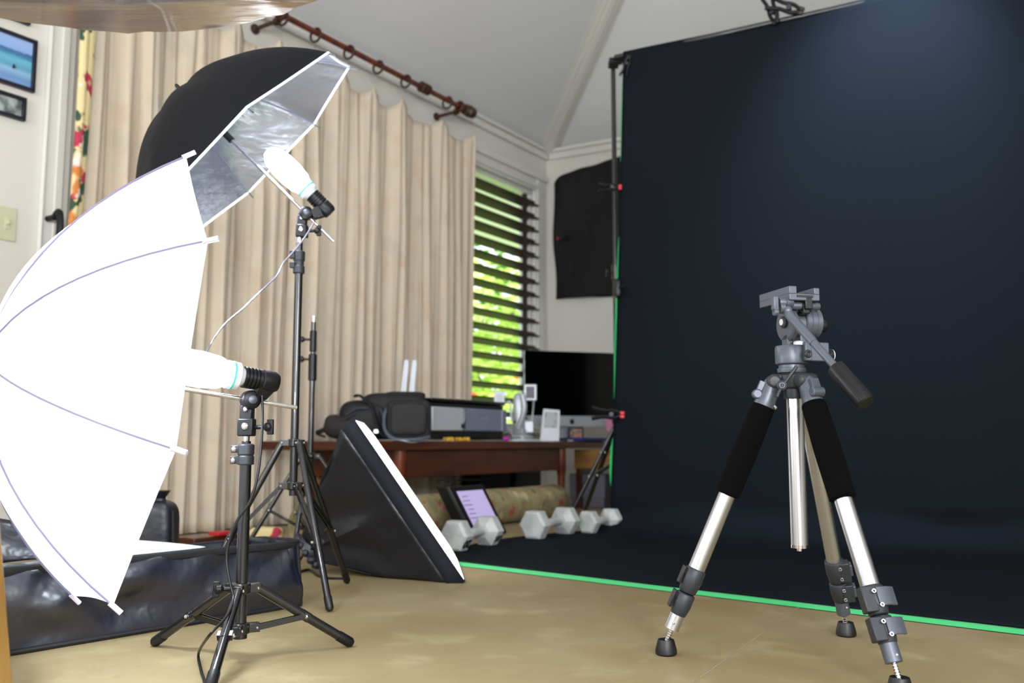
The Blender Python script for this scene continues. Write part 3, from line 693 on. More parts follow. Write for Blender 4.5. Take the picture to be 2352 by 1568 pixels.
# ------------------------------------------------------------------ tripod (foreground right)
PC = V((.540, 1.748, 0)); feet = [V((.292, 1.786, 0)), V((.694, 1.954, 0)), V((.617, 1.505, 0))]
t = T('camera_tripod', 'silver and black camera tripod with pan handle in front of the dark backdrop', 'tripod', PC)
HUBZ = .515
m = MB(); m.tube(PC + ZV * .207, PC + ZV * .492, .0158, None, 28); cc = t.p('center_column', m, 'alu')
m = MB(); m.lathe([(.0165, 0), (.0165, .006)], PC + ZV * .203, ZV, 28); m.lathe([(.005, 0), (.005, .006)], PC + ZV * .197, ZV, 12); t.p('column_cap', m, 'chrome', on=cc)
m = MB(); m.lathe([(.019, 0), (.020, .002), (.020, .018), (.026, .022), (.030, .034), (.030, .044), (.024, .05), (.019, .054)], PC + ZV * .482, ZV, 28)
sp = t.p('spider', m, 'gun_dark')
for i, f_ in enumerate(feet):
    d = f_ - PC; d.z = 0; d.normalize(); s = d.cross(ZV)
    top = PC + d * .038 + ZV * HUBZ
    bot = f_ + ZV * .022
    e = (bot - top).normalized(); w_ = e.cross(s).normalized()
    def pz(z): return top + (bot - top) * ((top.z - z) / (top.z - bot.z))
    has_foam = i != 1
    # yoke casting
    m = MB(); m.box(PC + d * .026 + ZV * (HUBZ + .002), (.034, .030, .024), (d, s, ZV)); m.lathe([(.0, -.021), (.013, -.020), (.0145, -.012), (.0145, .012), (.013, .020), (.0, .021)], top, s, 20)
    t.p('leg_hinge', m, 'gun_dark', bevel=.004)
    m = MB(); L0 = (pz(.462) - top).length
    m.lathe([(.013, -.006), (.017, .004), (.0175, .02), (.0185, L0 * .6), (.0205, L0), (.019, L0 + .004)], top, e, 24)
    m.box(top.lerp(pz(.462), .35) - w_ * .0 + d * .014 + ZV * .004, (.03, .018, .02), (e, s, w_))
    lg = t.p('leg', m, 'gun', bevel=.001)
    m = MB(); m.lathe([(.007, -.013), (.0095, -.011), (.0095, .011), (.007, .013)], top.lerp(pz(.462), .55) + d * .019 + ZV * .006, s, 14); t.p('angle_catch', m, 'gun', on=lg)
    m = MB(); m.ball(pz(.462) - d * .024 + ZV * .004, .0045, 10); m.tube(pz(.462) - d * .024 + ZV * .004 - s * .004, pz(.462) - d * .010 + ZV * .01, .006, None, 10); t.p('screw', m, 'chrome', on=lg)
    if has_foam:
        m = MB(); a0 = pz(.468 if i == 0 else .470); a1 = pz(.300); L = (a1 - a0).length; m.lathe([(.021, -.001), (.0225, .003), (.0245, L * .5), (.0235, L - .003), (.019, L)], a0, e, 28); t.p('foam_sleeve', m, 'foam', on=lg)
    m = MB(); m.tube(pz(.462), pz(.145), .0160 if i != 1 else .0150, None, 28); t.p('upper_tube', m, 'alu', on=lg)
    for (za, zb) in ((.161, .116), (.115, .074)):
        k = 1.0 if za > .15 else .92
        m = MB(); a0 = pz(za); L = (pz(zb) - a0).length
        m.lathe([(.0175 * k, 0), (.0195 * k, .003), (.0195 * k, L * .55), (.0165 * k, L - .003), (.0145 * k, L)], a0, e, 24)
        # clamp block and its lever
        side = (-s if i == 0 else s) if i != 2 else V((-.8, -.6, 0)).normalized()
        side = (side - e * side.dot(e)).normalized(); oth = e.cross(side).normalized()
        if oth.y > 0: oth = -oth
        if i == 0:
            side = (V((-1, -.15, 0)) - e * V((-1, -.15, 0)).dot(e)).normalized(); oth = e.cross(side).normalized()
        if i == 2:
            side = (V((-1, -.1, 0)) - e * V((-1, -.1, 0)).dot(e)).normalized(); oth = e.cross(side).normalized(); oth = oth if oth.y < 0 else -oth
        if i == 1:
            side = (V((1, -.2, 0)) - e * V((1, -.2, 0)).dot(e)).normalized(); oth = e.cross(side).normalized(); oth = oth if oth.y < 0 else -oth
        cpos = a0 + e * (L * .48)
        if i != 0: m.box(cpos + side * .016 + oth * .008, (L * .86, .022, .020), (e, side, oth))
        cl = t.p('leg_clamp', m, 'gun_dark' if i != 2 else 'gun_dark', on=lg, bevel=.002)
        m = MB()
        if i == 0: m.box(cpos + side * .023 - e * .004, (.034, .005, .014), (e, side, oth)); m.box(cpos + side * .019 - e * .012, (.01, .01, .01), (e, side, oth))
        elif i == 2:
            m.prism([cpos - side * x_ + oth * y_ - e * (L * .34) for x_, y_ in ((-.004, .0185), (.014, .0185), (.024, .012), (.030, .009), (.031, .014), (.024, .018), (.014, .0235), (-.004, .0235))], e * (L * .62))
        else: m.box(cpos + side * .029 + oth * .002, (.024, .006, .018), (e, side, oth))
        t.p('lever', m, 'gun' if i else 'rubber', on=cl) if False else t.p('clamp_lever', m, 'gun' if i else 'rubber', on=lg, bevel=.0012)
        if i:
            m = MB()
            for sg in (-.22, .25):
                q = cpos + e * (L * sg) + oth * (.0185 if i == 2 else .0175) + side * (.008 if sg < 0 else .001 if i == 2 else .008)
                m.torus(q + oth * (.004 if i == 2 else .001), oth, .0028, .0012, 12, 6)
            t.p('clamp_screws', m, 'chrome', on=lg)
    m = MB(); m.tube(pz(.078), pz(.048), .0138 if i != 2 else .0140, None, 24); t.p('lower_tube', m, 'alu' if i == 0 else 'gun', on=lg)
    m = MB(); m.ball(pz(.062) + (V((0, -1, 0)) - e * -e.y).normalized() * .0138 + V((-.004, 0, 0)) if i == 0 else pz(.062) + V((.004, -.0135, 0)), .0028, 8); t.p('screw', m, 'chrome', on=lg)
    m = MB(); m.tube(pz(.05), pz(.022), .0042, None, 12)
    for k in range(6): m.torus(pz(.046 - k * .004), e, .0044, .0007, 12, 4)
    t.p('foot_screw', m, 'chrome', on=lg)
    m = MB(); m.lathe([(.018, 0), (.0205, .003), (.0205, .009), (.0160, .026), (.0150, .0285), (.006, .0275), (.004, .022)], f_ , ZV, 28); t.p('rubber_foot', m, 'rubber', on=lg)
# friction lever on the spider
q = PC + V((-.034, -.036, .505))
m = MB(); m.lathe([(.010, 0), (.010, .008), (.007, .010)], q, (-.3, -1, .0), 16); m.path([q + V((0, -.006, 0)), q + V((.014, -.010, .020)), q + V((.026, -.010, .036))], .0036, 8); m.path([q + V((0, -.006, 0)), q + V((-.008, -.008, -.012)), q + V((-.012, -.008, -.022))], .0032, 8)
t.p('friction_lever', m, 'gun_dark', bevel=.001)
m = MB(); m.torus(q + V((-.003, -.011, 0)), (-.3, -1, 0), .0045, .0016, 14, 6); t.p('lever_bolt', m, 'gun')
# ---- pan head
haz = math.radians(14); hb_ = V((math.cos(haz), math.sin(haz), 0)); ha_ = V((-math.sin(haz), math.cos(haz), 0)); hx3 = (hb_, ha_, ZV)
def hp_(b, a, z): return PC + hb_ * b + ha_ * a + ZV * z
m = MB(); m.lathe([(.016, .528), (.026, .532), (.027, .536), (.027, .540), (.024, .541), (.024, .546), (.0295, .549), (.0302, .552), (.0302, .580), (.028, .5835), (.0, .584)], PC + V((-.004, 0, 0)), ZV, 32); hd = t.p('pan_base', m, 'gun')
m = MB(); m.box(hp_(.034, -.020, .570), (.044, .030, .036), hx3); m.box(hp_(.010, -.030, .570), (.014, .016, .036), hx3); t.p('pan_lock_block', m, 'gun', on=hd, bevel=.002)
m = MB(); m.torus(hp_(.008, -.039, .565), ha_, .005, .003, 16, 8); m.lathe([(.006, 0), (.006, .003)], hp_(.008, -.037, .565), -ha_, 6); t.p('lock_bolt', m, 'gun_dark', on=hd)
m = MB(); m.lathe([(.010, 0), (.013, .003), (.013, .012), (.010, .015)], hp_(.056, -.020, .565), hb_, 18); t.p('pan_knob', m, 'black_matte', on=hd)
m = MB(); m.torus(hp_(.069, -.020, .565), hb_, .010, .0025, 18, 6); t.p('knob_ring', m, 'white_pl', on=hd)
m = MB(); m.lathe([(.009, 0), (.009, .006), (.006, .008)], hp_(-.002, -.022, .583), ZV, 16); t.p('bubble_level', m, 'white_pl', on=hd)
# tilt body
zt = .624
m = MB(); m.box(hp_(-.014, -.004, .593), (.012, .022, .024), hx3); m.box(hp_(.018, .0, .598), (.024, .034, .034), hx3); t.p('support', m, 'gun', bevel=.002)
m = MB(); m.lathe([(.030, 0), (.034, .003), (.034, .010), (.030, .012)], hp_(-.020, -.006, zt), hb_, 36); dk = t.p('tilt_disc', m, 'gun')
m = MB(); m.lathe([(.024, 0), (.024, .022)], hp_(-.008, -.006, zt), hb_, 32); m.lathe([(.0285, 0), (.0305, .002), (.0305, .010), (.029, .0115), (.0305, .013), (.0305, .022), (.029, .0235), (.0305, .025), (.0305, .033), (.026, .036)], hp_(.013, -.004, zt + .004), hb_, 36); t.p('tilt_drum', m, 'gun')
m = MB(); m.lathe([(.011, 0), (.0115, .004), (.009, .006)], hp_(-.020, -.006, zt + .004), -hb_, 22); t.p('disc_hub', m, 'gun_dark', on=dk)
m = MB(); m.lathe([(.0062, 0), (.0062, .0075), (.004, .0082)], hp_(-.020, -.006, zt + .004), -hb_, 20); t.p('hub_jewel', m, 'white_pl', on=dk, label='white centre of the tilt disc')
m = MB(); m.lathe([(.013, 0), (.014, .004), (.012, .020), (.008, .024)], hp_(.049, -.0, zt + .0), hb_, 20); kn = t.p('tilt_knob', m, 'black_matte')
m = MB(); m.lathe([(.004, 0), (.004, .002)], hp_(.0732, 0, zt), hb_, 12); t.p('knob_cap', m, 'alu', on=kn)
# quick release plate platform: channel with raised side lips
pc0 = hp_(.0, .004, 0); PLn, PW = .112, .064
m = MB()
m.box(hp_(-.003, .004, .6705), (PW, PLn, .013), hx3)
m.box(hp_(-.003 - PW / 2 + .008, .004, .6835), (.016, PLn, .015), hx3)
m.box(hp_(-.003 + PW / 2 - .006, .004, .6825), (.012, PLn, .013), hx3)
pf = t.p('plate_platform', m, 'gun', bevel=.0016)
m = MB(); m.box(hp_(-.003, .008, .679), (PW - .03, PLn - .03, .005), hx3); t.p('quick_plate', m, 'rubber', on=pf)
m = MB(); m.box(hp_(-.003, .004 - PLn / 2 - .0002, .672), (.034, .002, .004), hx3); t.p('slot', m, 'rubber', on=pf)
m = MB(); m.lathe([(.0065, 0), (.0072, .002), (.0072, .06), (.0065, .062)], hp_(-.026, -.036, .656), hb_, 18); t.p('cross_tube', m, 'gun', on=pf)
m = MB(); m.box(hp_(.006, -.046, .660), (.016, .012, .024), hx3); m.box(hp_(.004, -.036, .650), (.014, .02, .02), hx3); t.p('strap_block', m, 'rubber', on=pf, bevel=.002)
m = MB(); m.lathe([(.009, 0), (.010, .003), (.010, .012), (.008, .0135), (.010, .015), (.010, .026), (.008, .029)], hp_(-.052, -.040, .660), hb_, 20); m.lathe([(.011, 0), (.011, .010)], hp_(-.052, -.040, .650), hb_, 20); t.p('lock_barrel', m, 'gun', on=pf)
m = MB(); m.box(hp_(-.060, -.042, .658), (.011, .012, .026), hx3); m.lathe([(.007, 0), (.007, .009)], hp_(-.064, -.043, .641), hb_, 16); m.box(hp_(-.0595, -.043, .648), (.009, .010, .018), hx3); lv = t.p('plate_lever', m, 'gun', on=pf, bevel=.002)
# pan handle
h0 = hp_(-.038, -.046, .647); g0 = at(1918, 842, 1.615); g1 = at(1973, 905, 1.575); hd_ = (g1 - g0).normalized()
bend = at(1812, 722, 1.69)
m = MB(); m.path([h0, h0.lerp(bend, .5) + ZV * .002, bend, bend.lerp(g0, .35)], .0088, 16, sm=5); m.tube(bend.lerp(g0, .3), bend.lerp(g0, .55), .0088, .0085, 20); m.tube(bend.lerp(g0, .55), g0 + hd_ * .004, .0076, .0072, 20)
ph = t.p('pan_handle', m, 'gun')
m = MB(); m.lathe([(.010, -.001), (.0165, .003), (.0168, .020), (.0172, .086), (.0165, .089), (.0, .0895)], g0, hd_, 32); t.p('grip', m, 'black_matte', on=ph)
m = MB(); m.torus(g0 - hd_ * .0005, hd_, .0088, .0012, 24, 6); t.p('red_ring', m, 'red', on=ph)
m = MB(); m.lathe([(.016, 0), (.0145, .0015), (.0, .002)], g0 + hd_ * .0892, hd_, 28); t.p('grip_cap', m, 'rubber', on=ph)

# ------------------------------------------------------------------ backdrop and its stand
B0 = V((.534, 4.187, 2.248)); BL = V((.455, 4.25, 0)); FLp = V((-.169, 3.113, 0)); ed = V((.754, -.657, 0)).normalized(); BW = 3.3
t = T('backdrop', 'black photo backdrop with green underside hung to the floor', 'backdrop', V((1.9, 3.3, 0)))
def bd(u, v):
    """v 0 top, .62 where it meets the floor, 1 front edge"""
    tp = B0 + D2 * (BW * u); bs = BL + (B0 - BL) * 0; b0 = V((BL.x + .08 * u * 3 if u < .33 else BL.x + .08, BL.y - .04 * min(1, 3 * u), 0))
    bt = b0 + D2 * (BW * u)
    fr = FLp + ed * (BW * 1.12 * u)
    if v < .62:
        s = v / .62; zz = (1 - s); p = bt.lerp(V((tp.x, tp.y, 0)), zz ** .8)
        z = .09 + (tp.z - .09) * zz
        rip = .012 * math.sin(u * 31 + 1.5 * s) * s + .01 * math.sin(u * 13 + 2)
        return V((p.x, p.y, z)) - N2 * rip
    s = (v - .62) / .38
    mid = bt.lerp(fr, .52) + V((-.50, .08, 0)) * max(0, 1 - 2.2 * u)
    p = bt * (1 - s) ** 2 + mid * (2 * s * (1 - s)) + fr * s * s
    z = .086 * max(0, 1 - s / .09) ** 2.2 + .0052 + .0012 * math.sin(u * 40 + s * 9) * s
    return V((p.x, p.y, z))
m = MB(); m.grid(bd, 130, 100); t.p('black_cloth', m, 'bd', solid=.002, ang=80)
out = V((-ed.y, ed.x, 0)); out = -out if out.y > 0 else out
m = MB(); m.grid(lambda u, v: FLp + ed * (BW * 1.12 * u - .012 + .012 * u) + out * (-.012 + (.074 - .012 * u) * v) + ZV * (.0016 - .0006 * v), 60, 2); t.p('green_hem', m, 'bd_green', label='bright green cloth edge showing at the front')
m = MB(); m.grid(lambda u, v: FLp + ed * (BW * 1.12 * u - .012 + .012 * u) + out * (-.012 + (.079 - .012 * u) * v) + ZV * .0004, 60, 2); t.p('hem_seam', m, 'binding')
def gstrip(z0, z1, wmax):
    m = MB()
    def g(u, v):
        zz = z0 + (z1 - z0) * v; s = 1 - (zz - .09) / (B0.z - .09); p = bd(0, max(0, min(.62, s * .62)))
        wd = wmax * math.sin(PI * v) ** .7
        return V((p.x, p.y, zz)) + V((.006, .02, 0)) - D2 * ((wd + .006) * u)
    m.grid(g, 2, 14); t.p('green_edge', m, 'bd_green', solid=.001, label='sliver of green backing at the left edge')
gstrip(1.72, 2.10, .001); gstrip(.60, 1.36, .006); gstrip(.20, .42, .009)
m = MB(); m.tube(B0 - D2 * .05 + ZV * -.01 + N2 * .012, B0 + D2 * (BW + .1) - ZV * .01 + N2 * .012, .013); 
P1 = V((.496, 4.31, 0))
ts = T('backdrop_stand', 'black stand with crossbar carrying the dark backdrop', 'backdrop stand', P1)
ts.p('crossbar', m, 'black_metal')
m = MB(); m.tube(P1 + ZV * .30, P1 + ZV * 1.25, .0145); m.tube(P1 + ZV * 1.2, P1 + V((-.0, 0, 2.24)), .0115); m.lathe([(.0145, 0), (.019, .004), (.019, .07), (.0145, .075)], P1 + ZV * 1.17, ZV, 18); pu = ts.p('upright', m, 'black_metal')
m = MB(); m.lathe([(.004, 0), (.007, .01), (.007, .03), (.003, .04)], P1 + ZV * 2.25, ZV, 10); ts.p('spigot', m, 'chrome', on=pu)
m = MB(); m.box(P1 + V((0, -.03, 2.235)), (.05, .07, .03)); m.box(P1 + V((.015, -.055, 2.235)), (.05, .04, .026)); ts.p('bar_bracket', m, 'black_matte', bevel=.003)
wing_knob(ts, P1 + V((-.012, 0, 1.2)), (-1, -.2, .1), .02)
m = MB(); m.lathe([(.018, -.02), (.026, -.015), (.026, .015), (.018, .02)], P1 + ZV * .50, ZV, 18); ts.p('hub', m, 'black_matte')
P2 = P1 + D2 * (BW + .05)
m = MB(); m.tube(P2, P2 + ZV * 2.24, .0125); ts.p('upright', m, 'black_metal')
for fx in (V((.25, 4.36, 0)), V((.345, 4.62, 0)), V((.95, 4.42, 0))):
    m = MB(); a0 = P1 + ZV * .50; m.tube(a0, fx + ZV * .010, .0105, None, 14); lg = ts.p('leg', m, 'black_metal')
    j = a0.lerp(fx, .52); m = MB(); m.ball(j + V((-.006, -.012, 0)), .006, 8); m.ball(a0.lerp(fx, .3) + V((-.006, -.012, 0)), .006, 8); ts.p('rivets', m, 'chrome', on=lg)
    m = MB(); m.tube(j, P1 + ZV * .32, .005, None, 8); ts.p('brace', m, 'black_metal')
def clamp(label, p, jaw, sz=1., tips=True):
    """spring clamp: two handles and red-tipped jaws"""
    p = V(p); jaw = V(jaw).normalized(); _, u, v = frame_of(jaw); c = T('spring_clamp', label, 'clamp', p, 'spring clamps on the backdrop stand')
    for q in (-1, 1):
        m = MB(); m.path([p + jaw * .034 * sz + v * q * .006 * sz, p + jaw * .01 * sz + v * q * .014 * sz, p - jaw * .03 * sz + v * q * .012 * sz, p - jaw * .075 * sz + v * q * .022 * sz], .0100 * sz, 8, flat=.7)
        h = c.p('handle', m, 'black_matte')
        m = MB(); m.rbox(p + jaw * .042 * sz + v * q * .007 * sz, (.020 * sz, .016 * sz, .014 * sz), .5, (jaw, u, v)); c.p('pad', m, 'red' if tips else 'rubber', on=h, label='red jaw pad' if tips else None)
    m = MB(); m.lathe([(.009 * sz, -.012), (.009 * sz, .012)], p, u, 12); c.p('pivot', m, 'gun_dark')
clamp('black spring clamp with red tips low on the backdrop edge, beside the computer screen', at(1404, 951, 4.10), (1, -.1, -.06), 1.15)
clamp('black spring clamp with red tips on the upright, in front of the wall cloth', at(1406, 430, 4.08), (1, -.1, -.02), .85)
clamp('small black clamp at the top left corner of the backdrop', B0 + V((.01, -.03, -.07)), (.3, -.1, 1), .8, False)
clamp('black clamp near the top of the picture on the backdrop crossbar', at(1775, 28, 3.84), (.2, -.2, -1), 1.2, False)
clamp('black clamp just right of the other clamp on the backdrop crossbar', at(1812, 18, 3.80), (.9, -.4, -.5), 1.3, False)
m = MB(); m.rbox(at(1419, 662, 4.15), (.03, .03, .09), .6)
m.tube(at(1419, 662, 4.15), at(1436, 656, 4.10), .006); solo('cable_clip', 'black plastic clip gripping the middle of the backdrop upright', 'clip', m, 'black_matte', at(1419, 662, 4.15))
# wall cloth
ta, tb = (pl(1277, 400, C, N2) - C).dot(D2), (pl(1436, 400, C, N2) - C).dot(D2) + .12
zt0, zt1 = 2.40, 2.52; zb0, zb1 = pl(1275, 688, C, N2).z, pl(1420, 683, C, N2).z - .0
def wc(u, v):
    tt2 = ta + (tb - ta) * u; cr = .04 * math.exp(-u * 22)
    z = (zt0 - cr + (zt1 - zt0) * u) * (1 - v) + (zb0 + (zb1 - zb0) * u) * v
    d = .030 + .010 * math.sin(u * 9 + v * 5) + .007 * math.sin(u * 23 - v * 8) + .012 * math.sin((u + v) * 6)
    return w2(tt2 + .006 * math.sin(v * 9), max(.016, d), z)
m = MB(); m.grid(wc, 40, 50); wl = solo('wall_cloth', 'black cloth hung on the far wall above the computer', 'cloth', m, 'wallcloth', w2((ta + tb) / 2, .02, zb0), solid=.002, ang=80)
clamp('black clamp with red tip on the left edge of the wall cloth', pl(1290, 547, w2(0, .07), N2), (-1, .4, 0), .7)

# ------------------------------------------------------------------ table by the window
LEG = V((.312, 5.358, 0)); TD = D1; TN = N1
def tb_(s, off, z): return LEG - TD * s + TN * off + ZV * z       # s metres left of the visible leg, off metres back from the front edge
TX = (TD, TN, ZV); TZ = .405
t = T('low_table', 'long low reddish wooden table under the window', 'table', tb_(.9, .3, 0))
m = MB(); m.box(tb_(.633, .31, TZ - .021), (2.207, .64, .042), TX); t.p('tabletop', m, 'mahog', bevel=.006)
m = MB(); m.box(tb_(.73, .035, .30), (1.49, .025, .124), TX); m.box(tb_(.73, .585, .30), (1.49, .025, .124), TX); m.box(tb_(-.0, .31, .30), (.025, .53, .124), TX); m.box(tb_(1.455, .31, .30), (.025, .53, .124), TX); t.p('apron', m, 'mahog', bevel=.003)
for s, o in ((0, .03), (1.455, .03), (0, .58), (1.455, .58)):
    m = MB(); b = tb_(s, o, 0); m.lathe([(.016, 0), (.018, .004), (.020, .10), (.022, .2), (.026, .235), (.028, .24), (.028, .363)], b, ZV, 16); t.p('leg', m, 'rodwood')
# items on the table. P(px, off): point on the table top seen at that pixel column
def onT(px, off, z=TZ):
    n = TN; p0 = tb_(0, off, 0); r = ray(px, 1012); k = (p0 - V((0, 0, 0))).dot(n) / r.dot(n); q = r * k; q.z = z; return q
# printer
pa, pb = onT(988, .06), onT(1163, .06); pw = (pb - pa).length; pcn = (pa + pb) / 2
def pr_(x, y, z): return pcn + TD * x + TN * y + ZV * z
t = T('printer', 'wide silver and black photo printer on the low table', 'printer', pcn)
m = MB(); m.box(pr_(0, .17, .1), (pw - .006, .31, .185), TX); t.p('body', m, 'black_gloss', bevel=.01)
m = MB(); m.box(pr_(0, .15, .2), (pw - .02, .30, .016), TX); t.p('lid', m, 'black_gloss', bevel=.006)
m = MB(); m.box(pr_(-.5 * pw + .20 * pw, .006, .108), (.40 * pw - .012, .03, .115), TX); t.p('front_panel', m, 'silver', bevel=.006, label='bright silver left front panel')
m = MB(); m.box(pr_(.195 * pw, .006, .108), (.585 * pw, .03, .115), TX); pf = t.p('front_panel', m, 'silver_dk', bevel=.006, label='slate grey right front panel')
m = MB(); m.box(pr_(-.09 * pw, -.011, .108), (.008, .006, .115), TX); m.box(pr_(.42 * pw, -.011, .108), (.006, .004, .115), TX); t.p('panel_seam', m, 'alu', on=pf)
m = MB(); m.box(pr_(-.125 * pw, -.011, .075), (.02, .006, .022), TX); t.p('card_slot', m, 'rubber', on=pf)
t.p('lettering', text_mb('Canon', .032, pr_(.16 * pw, -.0098, .118), TD, ZV), 'alu', on=pf, flat=True)
# black lens case and backpack
pc_ = onT(938, .07); fw = V((pc_.x, pc_.y, 0)).normalized(); rt = V((fw.y, -fw.x, 0))
t = T('camera_bag', 'small boxy black camera bag with rounded corners beside the printer', 'bag', pc_)
m = MB(); m.rbox(pc_ + ZV * .098, (.205, .13, .185), .28, (rt, fw, ZV), ex=.30); t.p('body', m, 'pack')
m = MB(); m.rbox(pc_ + ZV * .10 - fw * .052, (.17, .05, .15), .3, (rt, fw, ZV), ex=.4); t.p('front_pocket', m, 'pack')
m = MB(); m.path([pc_ + rt * -.095 - fw * .02 + ZV * .16, pc_ + rt * -.112 - fw * .05 + ZV * .12, pc_ + rt * -.108 - fw * .05 + ZV * .05, pc_ + rt * -.06 - fw * .08 + ZV * .008, pc_ + rt * .05 - fw * .09 + ZV * .008, pc_ + rt * .098 - fw * .06 + ZV * .02], .008, 8, flat=.4); t.p('strap', m, 'grey_strap')
pk = onT(866, .30)
t = T('backpack', 'black camera backpack lying behind the black softbox', 'backpack', pk)
def bk(x, y, z): return pk + rt * x + fw * y + ZV * z
m = MB()
m.rbox(bk(.08, 0, .118), (.32, .22, .225), .42, (rt, fw, ZV), ex=.42); m.rbox(bk(-.06, -.03, .10), (.24, .2, .19), .6, (rt, fw, ZV), ex=.6); m.rbox(bk(.13, .0, .215), (.2, .16, .045), .5, (rt, fw, ZV))
t.p('body', m, 'pack')
m = MB(); m.rbox(bk(-.15, -.06, .065), (.20, .14, .115), .8, (rt, fw, ZV), ex=.8); m.rbox(bk(-.20, -.06, .09), (.09, .10, .07), .9, (rt, fw, ZV), ex=.9); t.p('side_pocket', m, 'brown_pack')
m = MB(); m.path([bk(-.10, -.08, .21), bk(-.085, -.11, .215), bk(-.05, -.12, .19), bk(-.02, -.13, .16), bk(.0, -.14, .1), bk(.03, -.15, .03), bk(.10, -.14, .01)], .014, 8, flat=.35)
m.path([bk(-.24, -.05, .02), bk(-.28, -.06, .035), bk(-.25, -.09, .05), bk(-.17, -.12, .09), bk(-.10, -.13, .13)], .011, 8, flat=.5); t.p('strap', m, 'pack')
m = MB(); m.path([bk(-.14, -.13, .12), bk(-.09, -.14, .15), bk(-.04, -.14, .15)], .010, 8, flat=.4); m.path([bk(.02, -.13, .15), bk(.04, -.14, .09), bk(.07, -.14, .03)], .009, 8, flat=.4); t.p('buckle_strap', m, 'grey_strap')
m = MB(); m.box(bk(.0, -.15, .045), (.02, .008, .016), (rt, fw, ZV)); m.ball(bk(.07, -.135, .06), .007, 8); t.p('buckle', m, 'alu')
# fluorescent tube lamp
lb = onT(927, .42, TZ); t = T('fluorescent_bulb', 'unlit white folded-tube lamp standing up behind the bags', 'light bulb', lb)
tt0 = lb + ZV * .03; m = MB(); m.tube(lb, lb + ZV * .05, .03, .028); t.p('base', m, 'white_pl')
for x in (-.021, .021):
    m = MB(); lean = rt * (.03); hgt = .385
    m.path([tt0 + rt * (x - .007), tt0 + rt * (x - .007) + lean * .5 + ZV * hgt * .5, tt0 + rt * (x - .006) + lean + ZV * hgt * .96, tt0 + rt * x + lean + ZV * hgt, tt0 + rt * (x + .006) + lean + ZV * hgt * .96, tt0 + rt * (x + .007) + lean * .5 + ZV * hgt * .5, tt0 + rt * (x + .007)], .0068, 10, sm=4)
    t.p('tube', m, 'glass_tube')
# sheet of paper, yellow bits, magenta bit
pA = onT(935, .03); m = MB()
m.grid(lambda u, v: onT(848 + 195 * u, -.012 + .16 * v, TZ + .002 + .003 * math.sin(3 * u + 1) + (-.012 * (1 - v) ** 8 * math.exp(-((u - .5) / .1) ** 2))), 24, 8)
solo('paper_sheet', 'white paper sheet sticking out under the bags over the table edge', 'paper', m, 'paper', pA, solid=.001)
for px, w_, lab, mt in ((1030, .045, 'yellow plastic piece lying before the printer, the left one', 'yellow'), (1062, .085, 'longer yellow plastic piece with raised ends before the printer', 'yellow')):
    c_ = onT(px, .025); m = MB(); m.box(c_ + ZV * .007, (w_, .03, .012), TX); m.box(c_ + ZV * .009 + TD * w_ * .4, (w_ * .2, .034, .02), TX); m.box(c_ + ZV * .009 - TD * w_ * .4, (w_ * .2, .034, .018), TX)
    solo('plastic_clip', lab, 'clip', m, mt, c_, bevel=.003)
c_ = onT(1162, .05); m = MB(); m.rbox(c_ + ZV * .011, (.045, .03, .022), .8, TX); m.ball(c_ + ZV * .014 + TD * .012, .012, 10)
solo('eraser', 'small magenta plastic item at the right foot of the printer', 'desk item', m, 'magenta', c_)
c_ = onT(1200, .07); m = MB(); m.box(c_ + ZV * .003, (.24, .10, .006), TX); m.box(c_ + ZV * .008 + TD * .03, (.16, .08, .004), (TD.lerp(TN, .1).normalized(), TN.lerp(-TD, .1).normalized(), ZV))
solo('paper_stack', 'loose white papers under the silver desk gadget', 'paper', m, 'paper', c_)
# silver microphone with small lamp heads
gb = onT(1200, .20)
t = T('desk_microphone', 'silver desk microphone with two small square heads on arms', 'microphone', gb)
gy = gb.y
m = MB(); m.rbox(gb + ZV * .02, (.13, .10, .04), .5, TX); m.box(gb + ZV * .055, (.09, .06, .03), TX); t.p('base', m, 'silver', bevel=.004)
m = MB(); a0 = at(1197, 1000, gy); a1 = at(1190, 905, gy); m.rbox((a0 + a1) / 2 + V((-.005, 0, 0)), (.07, .07, (a1 - a0).length * 1.05), .75, None, ex=.55); m.path([at(1190, 985, gy - .03), at(1204, 940, gy - .045), at(1200, 905, gy - .04)], .016, 10); mc = t.p('microphone_body', m, 'silver')
m = MB(); [m.ball(at(x, y, gy - .03), .008, 8) for x, y in ((1208, 930), (1211, 945), (1209, 960), (1183, 968))]; t.p('knobs', m, 'gun_dark', on=mc)
for (x, y, w_, h_, ax_) in ((1147, 915, .065, .085, 'l'), (1218, 901, .075, .095, 'r')):
    c_ = at(x, y, gy - .02); m = MB(); m.box(c_, (w_, .02, h_)); hd = t.p('square_head', m, 'silver', bevel=.005)
    m = MB(); m.box(c_ + V((0, -.011, 0)), (w_ * .66, .004, h_ * .74)); t.p('pane', m, 'paper' if ax_ == 'l' else 'greyish', on=hd)
    m = MB()
    if ax_ == 'l': m.path([c_ + V((.0, 0, -h_ / 2)), at(1163, 925, gy), at(1172, 925, gy), at(1176, 965, gy), gb + ZV * .05], .006, 8)
    else: m.path([c_ + V((.02, 0, -h_ / 2)), at(1224, 945, gy), at(1220, 975, gy), gb + ZV * .05 + V((.03, 0, 0))], .005, 8)
    t.p('arm', m, 'silver', on=hd)
m = MB(); m.path([at(1165, 980, gy), at(1180, 1002, gy)], .009, 8, sm=0); m.box(at(1215, 980, gy), (.045, .04, .06)); t.p('bracket', m, 'silver')
